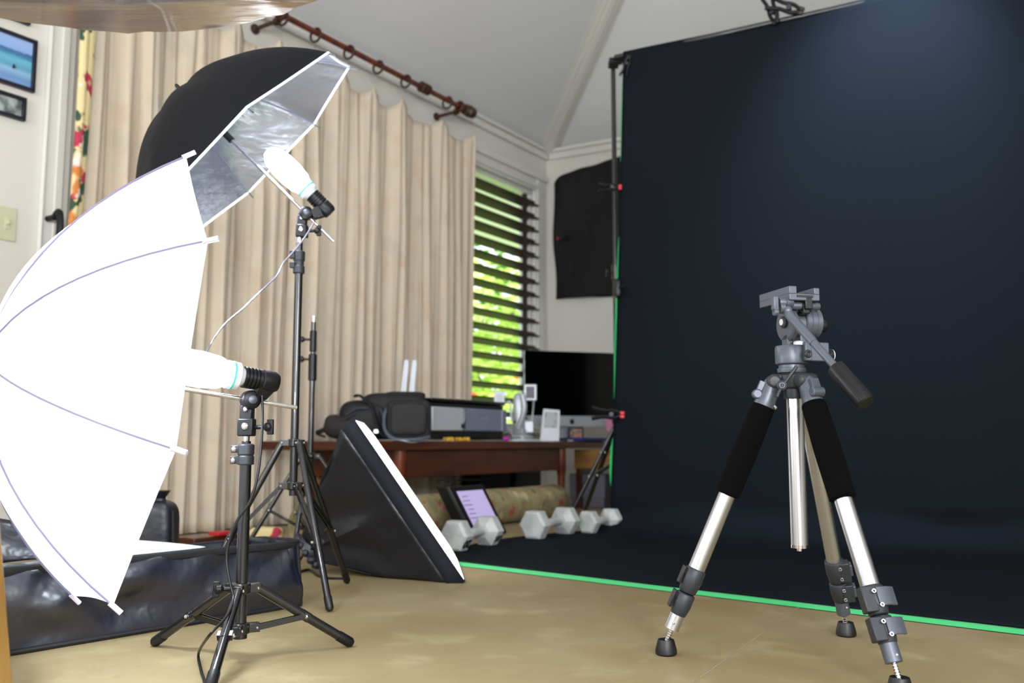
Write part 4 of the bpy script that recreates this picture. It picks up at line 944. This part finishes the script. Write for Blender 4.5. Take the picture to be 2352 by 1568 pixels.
# photo card
c0, c1, c2, c3 = [at(x, y, onT(1262, .04).y) for x, y in ((1240, 1009), (1284, 1009), (1279, 941), (1241, 938))]
c0.z = c1.z = TZ + .001; m = MB(); back = V((.02, .05, 0)); c2 += back; c3 += back
t = T('photo_card', 'white card with a black and white portrait propped on the table', 'card', (c0 + c1) / 2)
m.prism([c0, c1, c2, c3], (.0, .002, 0)); t.p('card', m, 'paper')
def bil(u, v): return (c0.lerp(c1, u)).lerp(c3.lerp(c2, u), v) + V((0, -.002, 0))
m = MB(); m.add([bil(.12, .42), bil(.88, .42), bil(.88, .92), bil(.12, .92)], [(0, 1, 2, 3)]); t.p('portrait', m, 'bw')
# computer
ml = V((.080, 5.80, 0)); md = V((.95, .31, 0)).normalized(); mn = V((.31, -.95, 0)).normalized(); MX = (md, -mn, ZV); W = .665
zc0, zc1, zc2 = .4 + 36 / 2100 * 5.87, .4 + 60 / 2100 * 5.87, .4 + 208 / 2100 * 5.87
mc_ = ml + md * W / 2
t = T('desktop_computer', 'large all-in-one computer with black screen and silver chin on the table', 'computer', mc_ + ZV * TZ)
m = MB(); m.box(mc_ + ZV * ((zc0 + zc2) / 2) - mn * .012, (W, .022, zc2 - zc0), MX); t.p('back_shell', m, 'silver', bevel=.004)
m = MB(); m.box(mc_ + ZV * ((zc1 + zc2) / 2) + mn * .001, (W, .005, zc2 - zc1), MX); sc_ = t.p('screen', m, 'screen')
m = MB(); m.box(mc_ + ZV * ((zc0 + zc1) / 2) + mn * .001, (W, .005, zc1 - zc0 - .001), MX); ch_ = t.p('chin', m, 'silver')
m = MB(); lg0 = mc_ + ZV * ((zc0 + zc1) / 2 - .002) + mn * .005 + md * -.012; 
ap_ = [(0, -.016), (.006, -.018), (.011, -.013), (.015, -.005), (.012, .0), (.011, .006), (.015, .011), (.009, .014), (.0, .012), (-.009, .014), (-.015, .009), (-.016, 0), (-.012, -.012), (-.006, -.018)]
m.prism([lg0 + md * x + ZV * z for x, z in ap_], mn * .001); m.prism([lg0 + md * x + ZV * z for x, z in ((0, .015), (.002, .021), (.007, .025), (.006, .018))], mn * .001); t.p('logo', m, 'rubber', on=ch_, flat=True)
m = MB(); m.box(mc_ + ZV * (TZ + .004) - mn * .05, (.20, .17, .006), MX); m.box(mc_ + ZV * (TZ + .06) - mn * .07, (.18, .008, .12), MX); t.p('stand', m, 'silver', bevel=.002)
m = MB(); q0 = ml + md * (.55) + ZV * (zc0 - .01) + mn * .008; q0 = at(1400, 974, q0.y - .02); m.box(q0, (.045, .002, .09), (V((1, 0, .1)).normalized(), V((0, 1, 0)), V((-.1, 0, 1)).normalized())); solo('sticky_note', 'pink paper note hanging at the lower right of the computer', 'note', m, 'pink', q0)
# small photo frame, blue book, pen
c_ = onT(1322, .14); t = T('framed_photo', 'small dark photo frame with a colour picture in front of the computer', 'photo frame', c_)
m = MB(); m.box(c_ + ZV * .045, (.10, .012, .085), (V((1, 0, 0)), V((0, 1, .15)).normalized(), V((0, -.15, 1)).normalized())); t.p('frame', m, 'frame', bevel=.002)
m = MB(); m.box(c_ + ZV * .047 + V((.003, -.008, 0)), (.075, .003, .062), (V((1, 0, 0)), V((0, 1, .15)).normalized(), V((0, -.15, 1)).normalized())); t.p('print', m, 'colphoto')
c_ = onT(1340, .055); m = MB(); m.box(c_ + ZV * .011, (.30, .16, .022), (TD, TN, ZV)); solo('blue_book', 'dark blue book lying flat at the right end of the table', 'book', m, 'blue', c_, bevel=.005)
c_ = onT(1284, .03); m = MB(); m.path([c_ + V((-.03, -.01, .014)), c_ + V((.05, .01, .006))], .007, 8, sm=0); solo('pen', 'dark green pen lying beside the propped card', 'pen', m, 'gun_dark', c_)
c_ = onT(1285, .08); m = MB(); m.box(c_ + ZV * .004, (.16, .10, .008), TX); solo('note_pad', 'thin white note pad between the card and the blue book', 'note pad', m, 'paper', c_)
# wooden cabinet and grey box beyond the table's right end
c_ = V((.56, 5.62, 0)); m = MB(); cx = T('wooden_cabinet', 'honey coloured wooden cabinet beyond the right end of the table', 'cabinet', c_)
m.box(c_ + V((.02, .08, .297)), (.30, .28, .115), ax2); cx.p('drawer_box', m, 'ochre', bevel=.004)
m = MB()
for x in (-.12, .16): m.box(c_ + D2 * x + V((0, .08, .12)), (.03, .2, .24), ax2)
cx.p('legs_panel', m, 'mahog')
c_ = V((.50, 5.75, 0)); m = MB(); m.box(c_ + ZV * .13, (.24, .16, .15), ax2); m.box(c_ + ZV * .028, (.22, .15, .056), ax2); solo('storage_box', 'grey plastic box standing under the honey wooden cabinet', 'box', m, 'greyish', c_, bevel=.006)

# ------------------------------------------------------------------ under and before the table
# black boxes against the wall
for i, (pa_, pb_, lab) in enumerate(((1082, 1150, 'black equipment box against the wall under the table, left'), (1164, 1222, 'black equipment box against the wall under the table, right'))):
    n_ = N1; q0 = pl(pa_, 1100, w1(0, .35), N1); q1 = pl(pb_, 1100, w1(0, .35), N1); L = (q1 - q0).length; c_ = (q0 + q1) / 2; c_.z = 0
    m = MB(); m.box(c_ + ZV * .15, (L, .14, .2), ax1); t = T('equipment_box', lab, 'box', c_); t.p('case', m, 'black_matte', bevel=.006)
    m = MB(); [m.box(c_ + D1 * x + ZV * .025, (.04, .12, .05), ax1) for x in (-L * .4, L * .4)]; t.p('feet', m, 'rubber')
# rolled carpet
A_ = V((-.775, 3.475, .088)); Bc = V((.235, 5.03, .088)); ax = (Bc - A_).normalized(); L = (Bc - A_).length
t = T('rolled_carpet', 'rolled up floral carpet lying on the floor under the table', 'carpet roll', A_ - ZV * .088)
_, ru, rv = frame_of(ax)
def roll(u, v):
    turns = 6.2; an = 2 * PI * turns * u; r_ = .018 + (.086 - .018) * u + .0015 * math.sin(an * 3 + v * 20)
    return A_ + ax * (L * v + .010 * math.sin(6 * u) * (1 - v)) + (ru * math.cos(an) + rv * math.sin(an)) * r_
m = MB(); m.grid(roll, 230, 16); t.p('carpet', m, 'rug', solid=.006, ang=60)
# tablet leaning on the roll
def quad_at(pts, ys): return [at(x, y, Y) for (x, y), Y in zip(pts, ys)]
b0 = fl(1088, 1236); b1 = fl(1160, 1226)
u_ = (b1 - b0); tw = u_.length; u_.normalize(); nn = V((-u_.y, u_.x, 0)); upv = (ZV * .93 + nn * .36 - u_ * .30).normalized(); 
th_ = .235; nrm = u_.cross(upv).normalized()
t = T('tablet', 'black cased tablet with a lit lavender page leaning on the rolled carpet', 'tablet', b0)
TXX = (u_, nrm, upv); cen = b0 + u_ * (tw / 2) + upv * (th_ / 2) + ZV * .004
m = MB(); m.box(cen, (tw * 1.08, .012, th_), TXX); t.p('case', m, 'rubber', bevel=.004)
sd = 1 if nrm.y < 0 else -1
m = MB(); m.box(cen + nrm * (.0068 * sd) + u_ * .004, (tw * .80, .002, th_ * .78), TXX); s_ = t.p('display', m, 'lav')
m = MB()
for k in range(7): m.box(cen + nrm * (.0082 * sd) + upv * (th_ * (.28 - .085 * k)) - u_ * (tw * (.22 + .012 * (k % 3))), (tw * (.16 + .05 * ((k * 7) % 3)), .0006, .004), TXX)
t.p('handwriting', m, 'ink', on=s_)
m = MB(); m.box(b0 + u_ * (-.012) + upv * th_ * .5 + nn * .03 + ZV * .004, (.008, .06, th_ * .98), (u_, nn, upv)); t.p('side_flap', m, 'rubber', bevel=.002)
m = MB(); m.path([cen + upv * th_ * .45 + nn * .02, cen + upv * th_ * .5 + nn * .15 + ZV * .02, onT(1128, .3, .20), onT(1135, .5, .3)], .004, 6); solo('charger_cable', 'black cable running up behind the tablet under the table', 'cable', m, 'rubber', cen + upv * th_ * .45)
# dumbbells
def dumbbell(label, a, b, fl_h, text=None, rot=0):
    """a, b: floor points under the two heads; fl_h: distance across flats"""
    a = V(a); b = V(b); d = (b - a); gap = d.length; d.normalize(); R = fl_h / math.sqrt(3); hz = fl_h / 2 + .006
    A = a + ZV * hz; B = b + ZV * hz; wd = fl_h * .50
    t = T('dumbbell', label, 'dumbbell', (a + b) / 2, 'grey hex dumbbells on the backdrop edge')
    m = MB(); m.tube(A, B, .0145, None, 16); m.lathe([(.0145, 0), (.018, gap * .2), (.018, gap * .3), (.0145, gap * .5)], A + d * gap * .25, d, 16); t.p('handle', m, 'iron')
    for P, sg in ((A, 1), (B, -1)):
        m = MB(); e = d * sg
        m.lathe([(R * .80, -wd / 2), (R * .97, -wd / 2 + .006), (R, -wd / 2 + .014), (R, wd / 2 - .004), (R * .95, wd / 2), (R * .45, wd / 2 + .016)], P, e, 6, 0)
        h = t.p('head', m, 'iron', flat=True, bevel=.0025)
        if text:
            # lettering on the lower facet that faces the camera
            a_, u, v = frame_of(e); best = None
            for k in range(6):
                an = PI / 6 + k * PI / 3; nn2 = u * math.cos(an) + v * math.sin(an)
                if nn2.z < -.2 and (best is None or nn2.dot(V((.3, -1, 0))) > best.dot(V((.3, -1, 0)))): best = nn2
            upd = best.cross(d).normalized(); upd = upd if upd.z < 0 else -upd
            X = upd.cross(best).normalized()
            o = P + best * (fl_h / 2 + .0006)
            word = text[0] if sg == 1 else text[1]
            t.p('lettering', text_mb(word, fl_h * (.42 if len(word) == 2 else .30), o, X, upd, .0012, bold=True), 'rubber', on=h, flat=True)
dumbbell('grey hex dumbbell marked 20 LBS, nearest, by the softbox corner', fl(1048, 1268), fl(1121, 1254), .108, ('20', 'LBS'))
dumbbell('largest grey hex dumbbell, in the middle of the row', fl(1229, 1240), fl(1299, 1228), .112)
dumbbell('farthest grey hex dumbbell, by the backdrop corner', fl(1352, 1227), fl(1404, 1219), .094)
# softbox
Ab = fl(1068, 1334, .006); Bb = fl(1052, 1288, .006); At = at(815, 963, 2.66); Bt = At + (Bb - Ab)
ring_c = V((-.622, 2.905, .074)); fn_ = (At - Ab).cross(Bb - Ab).normalized()
cen = (Ab + Bt) / 2
if fn_.dot(cen - ring_c) < 0: fn_ = -fn_
ue = (At - Ab).normalized(); ve = (Bb - Ab).normalized(); rr = .050
rc = {('A', 'b'): ring_c - ue * rr - ve * rr, ('B', 'b'): ring_c - ue * rr + ve * rr, ('A', 't'): ring_c + ue * rr - ve * rr, ('B', 't'): ring_c + ue * rr + ve * rr}
fcn = {('A', 'b'): Ab, ('B', 'b'): Bb, ('A', 't'): At, ('B', 't'): Bt}
t = T('softbox', 'black pyramid softbox lying on the floor with its lit white face turned right', 'softbox', (cen.x, cen.y, 0))
LIP = .046
m = MB()
for k0, k1 in ((('A', 'b'), ('A', 't')), (('A', 't'), ('B', 't')), (('B', 't'), ('B', 'b')), (('B', 'b'), ('A', 'b'))):
    def side_(u, v, k0=k0, k1=k1):
        f0 = fcn[k0].lerp(fcn[k1], u) - fn_ * LIP; g0_ = rc[k0].lerp(rc[k1], u); p = g0_.lerp(f0, v)
        inw = (ring_c.lerp(cen, v) - p).normalized()
        q = p + inw * (-.006 * math.exp(-((u - .5) / .035) ** 2) * min(1, 6 * (1 - v)) + .014 * abs(math.sin(2 * PI * u)) * math.sin(PI * v) + .005 * math.sin(u * 14 + v * 9) * math.sin(PI * v)); q.z = max(q.z, .004); return q
    m.grid(side_, 22, 22)
t.p('body', m, 'sb_cloth', weld=True, solid=.001, ang=50)
m = MB()
for k0, k1 in ((('A', 'b'), ('A', 't')), (('A', 't'), ('B', 't')), (('B', 't'), ('B', 'b')), (('B', 'b'), ('A', 'b'))):
    m.grid(lambda u, v, k0=k0, k1=k1: fcn[k0].lerp(fcn[k1], u) - fn_ * (LIP * (1 - v)), 12, 2)
t.p('lip', m, 'lip', solid=.004, weld=True, ang=30, label='flat black band around the front')
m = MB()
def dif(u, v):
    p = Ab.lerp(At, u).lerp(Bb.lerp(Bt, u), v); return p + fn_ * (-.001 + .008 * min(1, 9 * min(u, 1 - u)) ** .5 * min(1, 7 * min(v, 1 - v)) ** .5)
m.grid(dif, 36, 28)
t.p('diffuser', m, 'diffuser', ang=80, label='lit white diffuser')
m = MB(); m.lathe([(.045, -.02), (.055, -.015), (.055, .02), (.05, .03)], ring_c - fn_ * .006, fn_, 20)
for k in range(12): a2 = 2 * PI * k / 12; m.ball(ring_c - fn_ * .02 + (ue * math.cos(a2) + ve * math.sin(a2)) * .055, .012, 8)
t.p('gathered_end', m, 'nylon_plain')
m = MB(); e0 = ring_c - fn_ * .03; m.path([e0, e0 + V((-.02, -.04, -.045)), fl(690, 1312, .005), fl(712, 1308, .005), fl(740, 1325, .004), fl(800, 1328, .004)], .004, 6); t.p('cord', m, 'rubber')
# ------------------------------------------------------------------ equipment bag
P0 = fl(35, 1503); Pq = fl(690, 1392); e_ = (Pq - P0); Lb = e_.length; e_.normalize(); bk_ = V((-e_.y, e_.x, 0)); BD = .21; BH = .152
def bg(s, o, z): return P0 + e_ * s + bk_ * o + ZV * z
t = T('equipment_bag', 'long open navy black nylon equipment bag on the floor at left', 'bag', bg(Lb / 2, BD / 2, 0))
s0_ = -.30
def front(u, v):
    s = s0_ + (Lb - s0_) * u; o = -.004 + .011 * math.sin(s * 19 + v * 5 + 2 * math.sin(s * 7)) * math.sin(PI * v) + .004 * math.sin(s * 47 - v * 9) * v + .016 * math.sin(s * 9 - v * 5 + 1) * math.sin(PI * v) * (1.2 - .8 * u) - .008 * math.sin(PI * v)
    s -= .012 * v * (u > .98)
    z = .003 + BH * v * (1 + .02 * math.sin(s * 7)); return bg(s - .015 * v * u, o, z)
m = MB(); m.grid(front, 110, 18); m.grid(lambda u, v: bg(Lb - .015 * v + .008 * math.sin(PI * u) * math.sin(PI * v), BD * u, .003 + BH * v), 12, 10)
m.grid(lambda u, v: bg(s0_ + (Lb - s0_) * u, BD, .003 + (BH - .01) * v), 40, 6); m.grid(lambda u, v: bg(s0_, BD * u, .003 + BH * v), 6, 6)
m.grid(lambda u, v: bg(s0_ + (Lb - s0_) * u, BD * v, .006), 20, 4); m.grid(lambda u, v: bg(s0_ + (Lb - s0_) * u, .012 + (BD - .03) * v, .118 + .006 * math.sin(u * 19 + v * 3)), 50, 6)
t.p('body', m, 'nylon', weld=True, solid=.002, ang=60)
m = MB(); o = [bg(s0_, 0, BH + .002), bg(.1, -.003, BH + .003), bg(Lb * .6, -.004, BH + .002), bg(Lb - .02, 0, BH - .0), bg(Lb - .012, BD * .5, BH), bg(Lb - .02, BD, BH - .008), bg(Lb * .4, BD, BH - .012)]
m.path(o, .006, 8, flat=1.6); m.path([bg(s0_, -.004, .006), bg(Lb * .5, -.006, .006), bg(Lb - .03, -.003, .006), bg(Lb - .006, -.001, .006), bg(Lb, .012, .006), bg(Lb, BD * .5, .006), bg(Lb, BD, .006)], .0055, 8); m.path([bg(Lb, 0, .006), bg(Lb - .006, 0, .07), bg(Lb - .015, 0, BH)], .0055, 8)
t.p('piping', m, 'binding')
def lid(u, v):
    s = s0_ + .62 * u; hgt = .20 * (1 - u * .85) * v
    return bg(s, BD + .01 + .09 * v + .008 * math.sin(s * 21), BH - .01 + hgt + .006 * math.sin(s * 13 + v * 4))
m = MB(); m.grid(lid, 34, 10); t.p('lid_flap', m, 'nylon', solid=.004, ang=70)
m = MB(); m.path([bg(-.12, -.006, .001), bg(-.03, -.02, .003), fl(60, 1505, .003), fl(28, 1512, .003)], .003, 6)
# white cloth on the bag
c_ = at(360, 1262, 2.02); c_ = bg(.28, .09, .168)
m = MB()
A0, A1 = at(300, 1242, 2.12), at(470, 1256, 2.22)
m.grid(lambda u, v: at(150 + 322 * u, 1236 + 20 * u ** 2.2, 2.15 + .09 * u).lerp(at(150 + 322 * u, 1288 - 31.5 * u ** 1.1, 1.98 + .26 * u), v) + ZV * (.008 * math.sin(PI * v) * (1 - u)), 24, 8)
solo('reflector_cloth', 'white curved reflector cloth lying across the open bag', 'reflector', m, 'umb_edge', A0, solid=.002, ang=80)
# stuff sack behind the bag
sb = fl(340, 1310) ; sb = at(345, 1200, 2.75); sb.z = 0
t = T('stuff_sack', 'upright navy black pouch with gathered top behind the open bag', 'pouch', sb)
m = MB(); m.rbox(sb + V((-.005, 0, .115)), (.165, .11, .228), .45, None, ex=.4); t.p('body', m, 'nylon_plain')
m = MB(); m.lathe([(.04, 0), (.026, .012), (.022, .02), (.032, .035), (.038, .042)], sb + V((.02, 0, .215)), ZV, 9); t.p('gathered_neck', m, 'nylon_plain')
m = MB(); m.path([sb + V((.076, -.03, .20)), sb + V((.084, -.04, .12)), sb + V((.086, -.04, .03))], .004, 6); t.p('seam', m, 'binding')
# flat things on the floor by the curtain
c_ = fl(490, 1240); m = MB(); m.box(c_ + ZV * .012, (.30, .14, .022), ax1); solo('wooden_board', 'brown flat board on the floor at the foot of the curtain', 'board', m, 'mahog', c_, bevel=.004)
c_ = fl(508, 1229, .024); m = MB(); m.box(c_ + ZV * .009, (.08, .06, .014), ax1); solo('magazine', 'red magazine lying on the brown board', 'magazine', m, 'red', c_, bevel=.002)
c_ = fl(612, 1243); m = MB(); m.rbox(c_ + ZV * .03, (.14, .08, .058), .6); solo('fabric_bundle', 'small red patterned fabric bundle on the floor beside the carpet roll', 'bundle', m, 'floral', c_)
c_ = onT(741, .655, 0); m = MB(); m.box(c_ + ZV * .12, (.12, .08, .24), TX); solo('terracotta_box', 'terracotta coloured box under the left end of the table', 'box', m, 'orange', c_, bevel=.01)

# ------------------------------------------------------------------ high round table: slab overhead at left, leg at the left edge
SZ = 1.0
e1, e2, e3 = [fl(x, y, SZ) for x, y in ((-20, 42), (480, 71), (760, -8))]
def circ(a, b, c):
    d = 2 * (a.x * (b.y - c.y) + b.x * (c.y - a.y) + c.x * (a.y - b.y)); A2, B2, C2 = [p.x ** 2 + p.y ** 2 for p in (a, b, c)]
    x = (A2 * (b.y - c.y) + B2 * (c.y - a.y) + C2 * (a.y - b.y)) / d; y = (A2 * (c.x - b.x) + B2 * (a.x - c.x) + C2 * (b.x - a.x)) / d
    return V((x, y, 0)), math.hypot(a.x - x, a.y - y)
sc0, sr = circ(e1, e2, e3)
t = T('round_table', 'round rustic wooden table seen from below at the upper left, with oak legs', 'table', sc0)
m = MB(); n_ = 96; pr = [(.0, SZ), (sr - .006, SZ), (sr - .001, SZ + .003), (sr, SZ + .008), (sr + .001, SZ + .035), (sr - .004, SZ + .042), (0, SZ + .043)]
rng = random.Random(2); wob = [(rng.uniform(0, 6), rng.uniform(.0006, .0022), k) for k in range(5, 60, 4)]
a_, u_x, v_x = frame_of(ZV); vs = []; fs = []
for r_, z_ in pr:
    for i in range(n_):
        an = 2 * PI * i / n_; q = sum(a2 * math.sin(k * an + p) for p, a2, k in wob) if r_ > 0 else 0
        vs.append(sc0 + V((math.cos(an), math.sin(an), 0)) * max(r_ + q * .5, 1e-4) + ZV * (z_))
for k in range(len(pr) - 1):
    for i in range(n_): j = (i + 1) % n_; fs.append((k * n_ + i, k * n_ + j, (k + 1) * n_ + j, (k + 1) * n_ + i))
m.add(vs, fs); t.p('slab_top', m, 'slab', ang=50)
q1 = at(-2, 1150, 1.14); q2 = at(31, 1568, 1.20); ld = (q2 - q1).normalized()
lt = q1 - ld * ((q1.z - SZ) / ld.z); lb2 = q1 - ld * ((q1.z) / ld.z)
lw = .045; s_ = V((-1, .25, 0)).normalized(); s_2 = V((.25, 1, 0)).normalized()
lt = lt - s_2 * lw; lb2 = lb2 - s_2 * lw
def leg_(name, lt, lb2):
    m = MB(); m.add([lt, lt + s_ * lw, lt + s_ * lw + s_2 * lw, lt + s_2 * lw, lb2, lb2 + s_ * lw, lb2 + s_ * lw + s_2 * lw, lb2 + s_2 * lw], [(0, 1, 2, 3), (7, 6, 5, 4), (0, 4, 5, 1), (1, 5, 6, 2), (2, 6, 7, 3), (3, 7, 4, 0)]); t.p(name, m, 'oak', bevel=.003)
leg_('leg', lt, lb2)
cc_ = V((sc0.x, sc0.y, 0))
for a2, b2 in ((V((-.78, .70, SZ)), V((-1.02, .62, 0))), (V((-.50, .56, SZ)), V((-.44, .34, 0)))): leg_('leg', a2, b2)

# ------------------------------------------------------------------ lights
def area(name, loc, rot_to, sx, sy, power, col=(1, 1, 1)):
    l = bpy.data.lights.new(name, 'AREA'); l.shape = 'RECTANGLE'; l.size = sx; l.size_y = sy; l.energy = power; l.color = col
    o = bpy.data.objects.new(name, l); COL.objects.link(o); o.location = loc; o.rotation_euler = (V(rot_to) - V(loc)).to_track_quat('-Z', 'Y').to_euler(); return o
for k, s_x in enumerate((1.8, 4.4)):
    p = oN + D2 * s_x + ZV * 1.6 + D1 * .1; area('room_fill_near', p, p + D1, 1.6, 1.8, 70, (1., .98, .95))  # fill lights added at the unseen openings to brighten the room
p = oR - D1 * 6.0 + ZV * 1.6 - D2 * .1; area('room_fill_right', p, p - D2, 1.6, 1.8, 40, (.95, .98, 1.))  # same added fill, at the unseen opening in the right wall
# a studio lamp above the frame that rakes the backdrop
sl = bpy.data.lights.new('studio_spot', 'SPOT'); sl.energy = 330; sl.spot_size = math.radians(64); sl.spot_blend = 1.; sl.shadow_soft_size = .1; sl.color = (.62, .78, 1.)
so = bpy.data.objects.new('studio_spot', sl); COL.objects.link(so); so.location = (1.36, 3.0, 2.75); so.rotation_euler = (V((1.52, 3.5, 1.95)) - V(so.location)).to_track_quat('-Z', 'Y').to_euler()
area('ceiling_fill', (.7, -1.4, 1.2), (.2, 4.5, 3.4), .7, .7, 100, (.95, .97, 1.))  # unseen fill added behind the camera to lift the ceiling
su = bpy.data.lights.new('sun', 'SUN'); su.energy = 13.0; su.angle = .01; su.color = (1, .96, .86)
so = bpy.data.objects.new('sun', su); COL.objects.link(so); so.rotation_euler = V((-.45, .55, -.8)).to_track_quat('-Z', 'Y').to_euler()
wd_ = bpy.data.worlds.new('sky'); bpy.context.scene.world = wd_; wd_.use_nodes = True
bgn = wd_.node_tree.nodes['Background']; bgn.inputs[0].default_value = (.86, .94, 1., 1); bgn.inputs[1].default_value = 2.6

# ------------------------------------------------------------------ camera
cd = bpy.data.cameras.new('camera'); cd.sensor_width = 36; cd.lens = 36 * F / 2352; cd.clip_start = .02; cd.clip_end = 60
co = bpy.data.objects.new('camera', cd); COL.objects.link(co); co.location = (0, 0, EYE); co.rotation_euler = (PI / 2 + TH, 0, 0)
cd.dof.use_dof = True; cd.dof.focus_distance = 1.66; cd.dof.aperture_fstop = 4.2
sc = bpy.context.scene; sc.camera = co
sc.view_settings.view_transform = 'Standard'; sc.view_settings.look = 'None'; sc.view_settings.gamma = 1; sc.view_settings.exposure = -.08; sc.view_settings.use_curve_mapping = False
sc.cycles.use_denoising = True; sc.cycles.max_bounces = 8; sc.cycles.sample_clamp_indirect = 6
